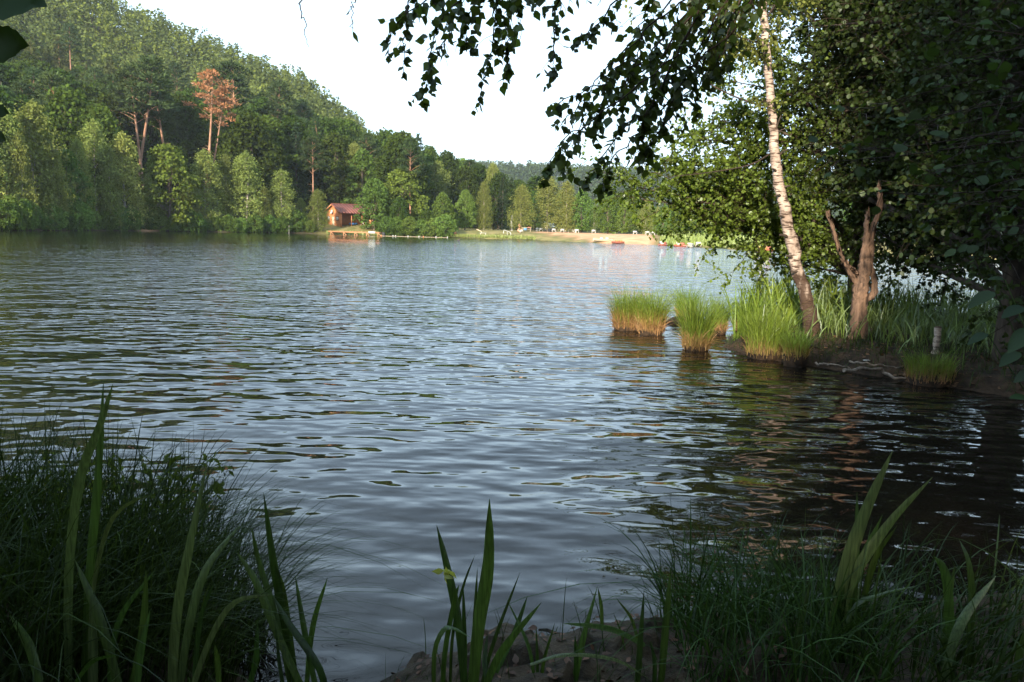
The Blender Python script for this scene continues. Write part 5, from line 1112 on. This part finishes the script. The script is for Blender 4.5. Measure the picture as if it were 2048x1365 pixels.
    Q = np.array(Q); AX = nrm(AX); nn = nrm(rs.normal(size=Q.shape) + [0, -.5, .2]); sz = .05 * (.62 + .6 * rs.rand(len(Q)))
    print('weeping leaves', len(Q)); leaf_objects(t, Q, AX, nn, sz, 1.0, T_LEAF, 'weep')
    polys, sites = [], []
    for k in range(160):                    # its own crown, above and behind the picture
        p = np.array([rs.uniform(1.5, 6.0), rs.uniform(-2.5, 3.0), rs.uniform(5.2, 11)]); grow(rs, p, rs.normal(size=3) + [0, 0, -.4], 1.0, .006, 1, polys, sites, (7, 5), .6, -.2, 8)
    q, ax, n2, sz = leaf_sets(rs, sites, .075, 1, T_HEX); setp(mk('crown', leaves(q, ax, n2, sz, .9, T_HEX), M['weep'], t), None, None, None, 'stuff')
weeping_birch()

_s = np.linspace(0, 1, 10)[1:-1]; _w = .46 * np.sin(np.pi * _s ** .8) ** .75 * (1 + .06 * np.cos(np.arange(8) * 3.1))
T_BIG = (np.array([[0, 0, 0]] + [[x, w, .05 + .04 * math.sin(9 * x)] for x, w in zip(_s, _w)] + [[1, 0, -.05]] + [[x, -w, .05] for x, w in zip(_s[::-1], _w[::-1])] + [[x, 0, 0] for x in (.25, .5, .75)], float),
         np.array([[0, 18, 1], [1, 18, 2], [2, 18, 19], [2, 19, 3], [3, 19, 4], [4, 19, 5], [5, 19, 20], [5, 20, 6], [6, 20, 7], [7, 20, 8], [8, 20, 9], [9, 20, 10], [10, 20, 11], [11, 20, 12], [12, 20, 19], [12, 19, 13], [13, 19, 14], [14, 19, 15], [15, 19, 18], [15, 18, 16], [16, 18, 17], [17, 18, 0]]))
def near_alder():
    rs = np.random.RandomState(91); b = np.array([4.0, 3.6, gz(4.0, 3.6)])
    t = thing('young_alder_tree', b, 'young alder with large bluish leaves reaching in from the right', 'tree')
    mk('trunk', tube(curve([b - [0, 0, .3], b + [-.05, 0, 1.5], b + [-.2, .1, 3.4], b + [-.2, .1, 5]], 12), np.linspace(.07, .02, 13), 10), M['bark'], t, None, True)
    Q, AX, tw = [], [], []
    for k, (px, py, Y) in enumerate([(1655, 325, 4.6), (1700, 300, 4.4), (1760, 385, 4.6), (1790, 300, 4.2), (1830, 250, 4.3), (1860, 350, 4.0), (1900, 230, 4.1), (1920, 310, 3.9), (1960, 390, 4.0), (1985, 280, 3.8), (2010, 180, 4.0), (2030, 340, 3.7), (1880, 430, 4.4), (1950, 460, 4.2), (1720, 240, 4.8), (1960, 120, 4.2), (2030, 60, 4.0), (1870, 140, 4.6), (1820, 410, 4.8), (2035, 470, 3.9), (1990, 20, 4.4), (1900, 40, 4.6)]):
        e = P(px, py, Y); a = b + np.array([-.1, .05, np.clip(e[2] - .3, 1.2, 4.6)]); m = (a + e) / 2 + [0, 0, .2 + .12 * rs.normal()] + .1 * rs.normal(size=3); c = curve([a, m, e * .75 + m * .25 + .05 * rs.normal(size=3), e], 15); mk('branch', tube(c, np.linspace(.005, .0015, len(c)), 5, False), M['twig'], t)
        for j in range(15):
            f = .3 + .7 * rs.rand(); q = np.array([np.interp(f, np.linspace(0, 1, len(c)), c[:, i]) for i in range(3)]); d = nrm(nrm(e - a) * .4 + rs.normal(size=3) * [.6, .6, .5]); q2 = q + d * rs.uniform(.03, .2); tw += tube([q, q2], [.002, .001], 4, False); Q.append(q2); AX.append(d + [0, 0, -.25])
    setp(mk('twiglets', tw, M['twig'], t), None, None, None, 'stuff')
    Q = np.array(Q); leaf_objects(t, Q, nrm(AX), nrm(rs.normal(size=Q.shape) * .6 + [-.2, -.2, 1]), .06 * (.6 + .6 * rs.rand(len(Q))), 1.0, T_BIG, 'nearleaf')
near_alder()

def broad_herb(px, py, Y, specs, label, seed):
    b = P(px, py, Y); b[2] = gz(b[0], b[1]); rs = np.random.RandomState(seed); t = thing('broad_leaved_herb', b, label, 'plant', 'large leaved herbs at the right edge')
    for (x, y, dY, L, ax) in specs:
        L *= .62
        q = P(x, y, Y + dY); ax = nrm(ax); mk('stalk', tube(curve([b, (b + q) / 2 + [0, 0, .12], q], 8), np.linspace(.008, .004, 9), 6), M['iris'], t)
        n = 9; s = np.linspace(0, 1, n); w = .27 * np.sin(np.pi * s ** .75) ** .8 * L; a, ww, nn = orient(ax[None], np.array([[.1, -.35, 1.0]]))
        cen = q + np.outer(s * L, a[0]) - np.outer(.18 * L * s ** 2, [0, 0, 1]); V = np.stack([cen - ww * w[:, None] + nn * (w * .25)[:, None], cen, cen + ww * w[:, None] + nn * (w * .25)[:, None]], 1).reshape(-1, 3)
        F = np.array([[3 * k + i, 3 * k + i + 1, 3 * k + i + 4, 3 * k + i + 3] for k in range(n - 1) for i in (0, 1)]); mk('leaf', (V, F), M['broad'], t, None, True)
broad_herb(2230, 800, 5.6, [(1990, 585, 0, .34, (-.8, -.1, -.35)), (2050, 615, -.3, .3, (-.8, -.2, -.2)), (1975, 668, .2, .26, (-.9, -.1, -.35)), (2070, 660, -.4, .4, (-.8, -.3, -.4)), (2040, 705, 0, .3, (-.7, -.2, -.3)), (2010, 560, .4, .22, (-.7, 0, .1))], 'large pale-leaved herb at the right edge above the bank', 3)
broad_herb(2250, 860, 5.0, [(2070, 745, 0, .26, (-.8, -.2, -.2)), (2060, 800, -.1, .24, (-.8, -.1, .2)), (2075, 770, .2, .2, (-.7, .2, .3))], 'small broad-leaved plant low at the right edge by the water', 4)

# iris plants: each blade given by points (px, py) at a depth
def iris_blade(parent, line, Y, wpx, matl='iris', dY=0.0, fold=.25):
    n = 14; c = curve([P(x, y, Y + dY * i / max(1, len(line) - 1)) for i, (x, y) in enumerate(line)], n); m = len(c); s = np.linspace(0, 1, m)
    w = .88 * wpx * Y / FPX / 2 * np.interp(s, [0, .15, .55, .85, 1], [.75, .9, 1, .55, .03])
    tg = nrm(np.gradient(c, axis=0)); vw = nrm(c - EYE); sd_ = nrm(np.cross(tg, vw)); nn = np.cross(sd_, tg); tw_ = (rnd.uniform(-.8, .8) + np.linspace(0, rnd.uniform(-.7, .7), m))[:, None]; sd_, nn = sd_ * np.cos(tw_) + nn * np.sin(tw_), nn * np.cos(tw_) - sd_ * np.sin(tw_)
    V = np.stack([c - sd_ * w[:, None] + nn * (w * fold)[:, None], c - nn * (w * .1)[:, None], c + sd_ * w[:, None] + nn * (w * fold)[:, None]], 1).reshape(-1, 3)
    F = np.array([[3 * k + i, 3 * k + i + 1, 3 * k + i + 4, 3 * k + i + 3] for k in range(m - 1) for i in (0, 1)])
    return mk('blade', (V, F), M[matl], parent, None, True)
def iris(px, Y, label, bl):
    b = P(px, 1400, Y); b[2] = gz(b[0], b[1]); t = thing('iris_plant', b, label, 'iris', 'iris plants on the near bank')
    for a in bl:
        line = a[0]; x0, y0 = line[0]
        iris_blade(t, line, a[1] if len(a) > 1 else Y, a[2] if len(a) > 2 else 22, a[3] if len(a) > 3 else 'iris', rnd.uniform(-.08, .08))
    return t
iris(190, 2.7, 'iris with the tallest dark blade among the sedge at left', [([(165, 1400), (178, 1150), (195, 950), (207, 762)], 2.7, 26), ([(138, 1400), (138, 1150), (160, 960), (200, 850), (226, 768)], 2.65, 22, 'iris_pale'), ([(190, 1420), (188, 1300), (184, 1180)], 2.5, 18, 'iris_pale'), ([(180, 1420), (185, 1200), (215, 1060), (255, 1010), (305, 990)], 2.6, 13, 'iris_pale'), ([(250, 1420), (200, 1240), (150, 1120)], 2.5, 22), ([(255, 1420), (285, 1250), (292, 1140)], 2.55, 20), ([(90, 1420), (60, 1300), (20, 1230)], 2.4, 24), ([(120, 1420), (180, 1330), (240, 1310)], 2.4, 16), ([(215, 1420), (235, 1250), (310, 1140)], 2.6, 14)])
iris(360, 2.6, 'iris with two pale upright blades at lower left', [([(340, 1420), (352, 1230), (380, 1080), (414, 928)], 2.6, 28, 'iris_pale'), ([(352, 1420), (375, 1260), (410, 1140), (480, 1050)], 2.65, 26, 'iris_pale'), ([(370, 1420), (420, 1280), (470, 1205), (545, 1190)], 2.5, 15, 'iris_pale'), ([(385, 1420), (400, 1250), (430, 1160)], 2.6, 14), ([(270, 1420), (280, 1310), (300, 1220)], 2.5, 18), ([(440, 1420), (435, 1330), (430, 1290)], 2.5, 14)])
iris(610, 2.9, 'iris of narrow dark blades left of the open water', [([(600, 1420), (570, 1260), (545, 1120), (527, 985)], 2.9, 24), ([(590, 1420), (555, 1240), (520, 1130), (503, 1055)], 2.9, 16), ([(625, 1420), (560, 1280), (515, 1170), (475, 1105)], 2.85, 20), ([(640, 1420), (610, 1270), (590, 1150)], 2.8, 15), ([(655, 1420), (640, 1340), (580, 1250), (545, 1190)], 2.8, 18), ([(610, 1420), (625, 1260), (655, 1155)], 2.85, 14), ([(575, 1420), (560, 1330), (552, 1255)], 2.8, 12), ([(480, 1420), (510, 1330), (515, 1240)], 2.8, 14), ([(600, 1420), (570, 1200), (548, 1125)], 2.95, 13)])
ic = iris(935, 2.9, 'iris with broad tall blade and wilted flower at bottom centre', [([(932, 1420), (918, 1260), (895, 1140), (873, 1050)], 2.9, 22), ([(940, 1420), (955, 1260), (976, 1130), (979, 998)], 2.85, 34), ([(925, 1420), (928, 1300), (926, 1166)], 2.95, 16), ([(945, 1420), (950, 1250), (955, 1135)], 2.95, 13), ([(950, 1420), (985, 1290), (1040, 1145)], 2.9, 12), ([(955, 1420), (1000, 1310), (1083, 1205)], 2.8, 20), ([(1000, 1330), (1030, 1260), (1055, 1192)], 3.0, 15), ([(1075, 1420), (1060, 1300), (1012, 1195)], 2.85, 14), ([(868, 1420), (868, 1310), (885, 1262), (905, 1256), (940, 1275)], 2.85, 13), ([(885, 1420), (890, 1310), (910, 1200), (918, 1170)], 2.9, 15), ([(900, 1420), (905, 1280), (925, 1180), (950, 1110)], 3.0, 10), ([(960, 1420), (1000, 1330), (1050, 1240)], 3.0, 12), ([(985, 1420), (970, 1330), (975, 1270)], 2.8, 14)])
fq = P(893, 1148, 2.88); M['wilt'] = leafmat('petal_wilted', (0.3, 0.32, 0.08), .4, .03)
r9 = np.random.RandomState(8); mk('wilted_flower', leaves(np.tile(fq, (6, 1)) + .008 * r9.normal(size=(6, 3)), r9.normal(size=(6, 3)) + [0, 0, -.4], r9.normal(size=(6, 3)), .045, .7, T_LEAF), M['wilt'], ic)
iris(1150, 3.0, 'iris of short folded blades in the middle of the mud bank', [([(1140, 1420), (1160, 1300), (1195, 1172)], 2.95, 18), ([(1205, 1262), (1203, 1215), (1196, 1176)], 2.95, 10), ([(1290, 1290), (1220, 1258), (1126, 1247)], 2.95, 14), ([(1075, 1420), (1074, 1330), (1072, 1250)], 2.9, 11), ([(1150, 1420), (1152, 1330), (1150, 1270)], 2.9, 12), ([(1090, 1420), (1085, 1340), (1110, 1245)], 3.0, 9), ([(1060, 1330), (1130, 1310), (1230, 1320), (1300, 1360)], 2.85, 9, 'iris_pale'), ([(1175, 1380), (1165, 1270), (1145, 1195)], 3.05, 4), ([(1250, 1300), (1240, 1260), (1226, 1225)], 3.05, 4)])
iris(1300, 2.95, 'iris of two upright blades right of the mud bank', [([(1270, 1420), (1278, 1300), (1288, 1180)], 2.9, 20), ([(1318, 1420), (1330, 1270), (1341, 1140)], 2.9, 18), ([(1290, 1420), (1270, 1260), (1232, 1195)], 3.0, 9), ([(1305, 1420), (1310, 1330), (1300, 1280)], 2.9, 12)])
iris(1650, 3.1, 'iris with tall fanned blades in the right-hand grass', [([(1590, 1420), (1600, 1280), (1622, 1158)], 2.9, 20), ([(1650, 1420), (1680, 1190), (1725, 1040), (1786, 900)], 3.1, 32, 'iris_pale'), ([(1660, 1420), (1690, 1200), (1770, 1060), (1865, 955)], 3.1, 27, 'iris_pale'), ([(1700, 1420), (1712, 1120), (1714, 984)], 3.15, 14), ([(1670, 1420), (1705, 1180), (1765, 1030)], 3.15, 24), ([(1655, 1420), (1700, 1230), (1760, 1190), (1835, 1172)], 3.0, 12), ([(1640, 1420), (1668, 1250), (1690, 1170)], 3.1, 20), ([(1660, 1420), (1700, 1280), (1760, 1200), (1800, 1180)], 3.0, 10), ([(1620, 1420), (1650, 1260), (1660, 1120)], 3.2, 14), ([(1690, 1420), (1740, 1150), (1795, 1050)], 3.2, 16)])
iris(1900, 3.0, 'iris with bent blades in the dark lower right corner', [([(1872, 1420), (1915, 1260), (1992, 1152)], 2.9, 24, 'iris_pale'), ([(1905, 1420), (1898, 1210), (1888, 1140), (1868, 1113)], 3.0, 22), ([(1925, 1420), (1945, 1230), (1940, 1130), (1918, 1078)], 3.1, 22), ([(1880, 1420), (1890, 1250), (1910, 1130)], 3.1, 18), ([(1960, 1420), (1985, 1350), (2030, 1300)], 2.8, 18), ([(2020, 1420), (2035, 1320), (2060, 1240)], 2.8, 20)])

# sedge and grass of the near bank
def sedge_clump(label, n, xr, yr, h, lean, seed, w=.006, matl='sedge', zo=0.0, jit=.3, side=None):
    r2 = np.random.RandomState(seed); X = r2.uniform(*xr, n); Y = r2.uniform(*yr, n); k = sdist(X, Y) > -.12; X, Y = X[k], Y[k]; n = len(X)
    b = np.array([np.mean(xr), np.mean(yr), gz(np.mean(xr), np.mean(yr))]); t = thing('sedge_clump', b, label, 'sedge', 'sedge on the near bank')
    ln = np.array(lean) + jit * r2.normal(size=(n, 2)); hh = h[0] + (h[1] - h[0]) * r2.rand(n)
    V, F = blades(r2, np.c_[X, Y, land(X, Y, .22) - .03 + zo], hh, ln, w * (.6 + .8 * r2.rand(n)), 7, .55)
    setp(mk('blades', (V, F), M[matl], t), None, None, None, 'stuff')
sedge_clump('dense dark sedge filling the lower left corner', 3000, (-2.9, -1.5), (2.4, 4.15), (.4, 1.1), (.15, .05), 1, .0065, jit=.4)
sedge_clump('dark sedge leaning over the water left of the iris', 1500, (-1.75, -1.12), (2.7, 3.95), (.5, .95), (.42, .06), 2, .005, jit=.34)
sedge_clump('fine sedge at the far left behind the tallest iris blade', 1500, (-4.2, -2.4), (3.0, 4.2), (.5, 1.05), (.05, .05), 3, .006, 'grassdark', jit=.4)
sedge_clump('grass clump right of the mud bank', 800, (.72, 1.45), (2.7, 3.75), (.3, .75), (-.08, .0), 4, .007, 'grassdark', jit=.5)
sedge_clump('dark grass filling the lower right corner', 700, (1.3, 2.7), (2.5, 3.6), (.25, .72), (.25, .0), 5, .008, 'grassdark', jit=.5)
sedge_clump('sparse thin grass on the mud bank at bottom centre', 70, (-.5, .7), (2.7, 3.5), (.12, .35), (0, 0), 6, .004, jit=.4)
X = rs.uniform(-.9, 1.2, 420); Y = rs.uniform(2.3, 3.8, 420); k = sdist(X, Y) > -.05; X, Y = X[k], Y[k]; N = len(X)
def bankz(X, Y): Z = land(X, Y, .22); return Z + (Z > -.1) * (.10 * fbm(X * 7, Y * 7, 5) + .06 * (fbm(X * 4 + 9, Y * 4, 3) > .06))
V, F = leaves(np.c_[X, Y, bankz(X, Y) + .008], rdir(rs, N) * [1, 1, .2], nrm(np.array([0, 0, 1]) + .35 * rs.normal(size=(N, 3))), .02 + .035 * rs.rand(N), .8, T_LEAF)
setp(mk('leaf_litter', (V, F), M['litter']), 'brown fallen leaves on the mud bank at bottom centre', 'leaves', None, 'stuff')
X = rs.uniform(-.7, 1.0, 900); Y = rs.uniform(2.5, 3.75, 900); k = (sdist(X, Y) > .02) & (fbm(X * 3, Y * 3, 2) > .02); X, Y = X[k], Y[k]; N = len(X)
setp(mk('short_grass', blades(rs, np.c_[X, Y, bankz(X, Y) - .005], .02 + .05 * rs.rand(N), rs.normal(size=(N, 2)) * .6, .003 + .003 * rs.rand(N), 3), M['grassdark']), 'moss and short grass on the mud bank at bottom centre', 'moss', None, 'stuff')
# leafy herb in the left sedge
rs = np.random.RandomState(44); hb = np.array([-2.1, 3.9, gz(-2.1, 3.9)]); t = thing('leafy_herb', hb, 'bright leafy herb topping the sedge at left', 'plant'); polys, sites = [], []
for k in range(48):
    a = hb + np.array([rs.uniform(-1.7, .7), rs.uniform(-.35, .2), 0]); grow(rs, a + [0, 0, .2], np.array([.2 * rs.normal(), .2 * rs.normal(), 1.0]), .42, .004, 1, polys, sites, (7, 4), .35, .1, 5)
setp(mk('stems', poly_parts(polys, 4), M['iris'], t), None, None, None, 'stuff'); q, ax, nn, sz = leaf_sets(rs, sites, .05, 1, T_LEAF, 0, .8); setp(mk('leaves', leaves(q, ax, nn, sz, .5, T_LEAF), M['maple'], t), None, None, None, 'stuff')
# hazel twig close to the camera at top left
def hazel():
    b = np.array([-1.5, .35, gz(-1.5, .35)]); t = thing('hazel_bush', b, 'hazel twig with two large dark leaves at the top left corner', 'bush')
    mk('stem', tube(curve([b - [0, 0, .2], b + [.02, .05, 1.0], b + [.1, .2, 2.0], b + [.2, .4, 2.6]], 12), np.linspace(.02, .008, 13), 8), M['bark'], t)
    for (x, y, Y, L, ax, nn) in ((-40, 5, .95, .075, (1, 0, .0), (0, -.7, .6)), (-40, 92, .95, .055, (1, 0, .05), (.1, -.9, .3)), (-20, 270, 1.0, .02, (1, 0, -.3), (.1, -.9, .3)), (-18, 222, 1.0, .022, (1, 0, -.1), (.1, -.9, .3))):
        q = P(x, y, Y); a = b + [.2, .4, 2.5 if y < 60 else 2.0]; mk('twig', tube(curve([a, (a + q) / 2 + [0, 0, .05], q], 8), np.linspace(.004, .0015, 9), 5), M['twig'], t)
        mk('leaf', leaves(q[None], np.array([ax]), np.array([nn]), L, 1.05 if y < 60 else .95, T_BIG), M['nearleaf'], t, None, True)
hazel()
# unseen trees added around the photographer and sized to shade bank and spit
for kind, x, y, h, wd, lab in (('beech', 5.0, -10.0, 22, .9, 'tall beech behind the photographer'), ('beech', 11.5, -9.0, 22, .9, 'tall beech behind the photographer on the right'), ('beech', 6.5, -0.5, 18, .8, 'beech just right of the near birch'), ('beech', 4.5, -4, 19, .7, 'beech on the right behind the near birch'), ('beech', -2.4, -3.2, 5.6, 1.1, 'young beech close behind the photographer'), ('alder_far', -5.6, -6.7, 7.2, 1.1, 'young alder on the bank left of the photographer'), ('alder_far', -3.4, -7.4, 7.2, 1.1, 'young alder behind the photographer on the left'), ('alder_far', -1.6, -7.9, 7.4, 1.1, 'young alder straight behind the photographer'), ('alder_far', -8.5, -5.5, 7.0, 1.1, 'young alder farthest left on the near bank'),
                               ('beech', -8.0, -1.0, 14, .85, 'beech on the near bank far left of the photographer'), ('beech', 8.5, 3.0, 13, .75, 'beech on the right bank beside the inlet'), ('beech', 11, 7.0, 14, .8, 'beech at the root of the spit')):
    plant(kind, x, y, h, rnd.uniform(0, 6), lab, 'tree', 'beech_tree' if kind == 'beech' else 'alder_tree', 'unseen trees added to shade the near bank', wd)

# ------------------------------------------------------------------ haze
def haze():
    m, n, l, out = newmat('haze_air')
    v = n.new('ShaderNodeVolumePrincipled'); v.inputs['Color'].default_value = (0.80, 0.88, 0.95, 1); v.inputs['Density'].default_value = 0.00015; v.inputs['Anisotropy'].default_value = 0.2
    l.new(v.outputs[0], out.inputs['Volume'])
    o = mk('haze', box((0, 2250, 70), (6000, 4600, 150)), m); setp(o, 'thin summer haze over the lake valley', 'haze', None, 'stuff'); return o
haze()
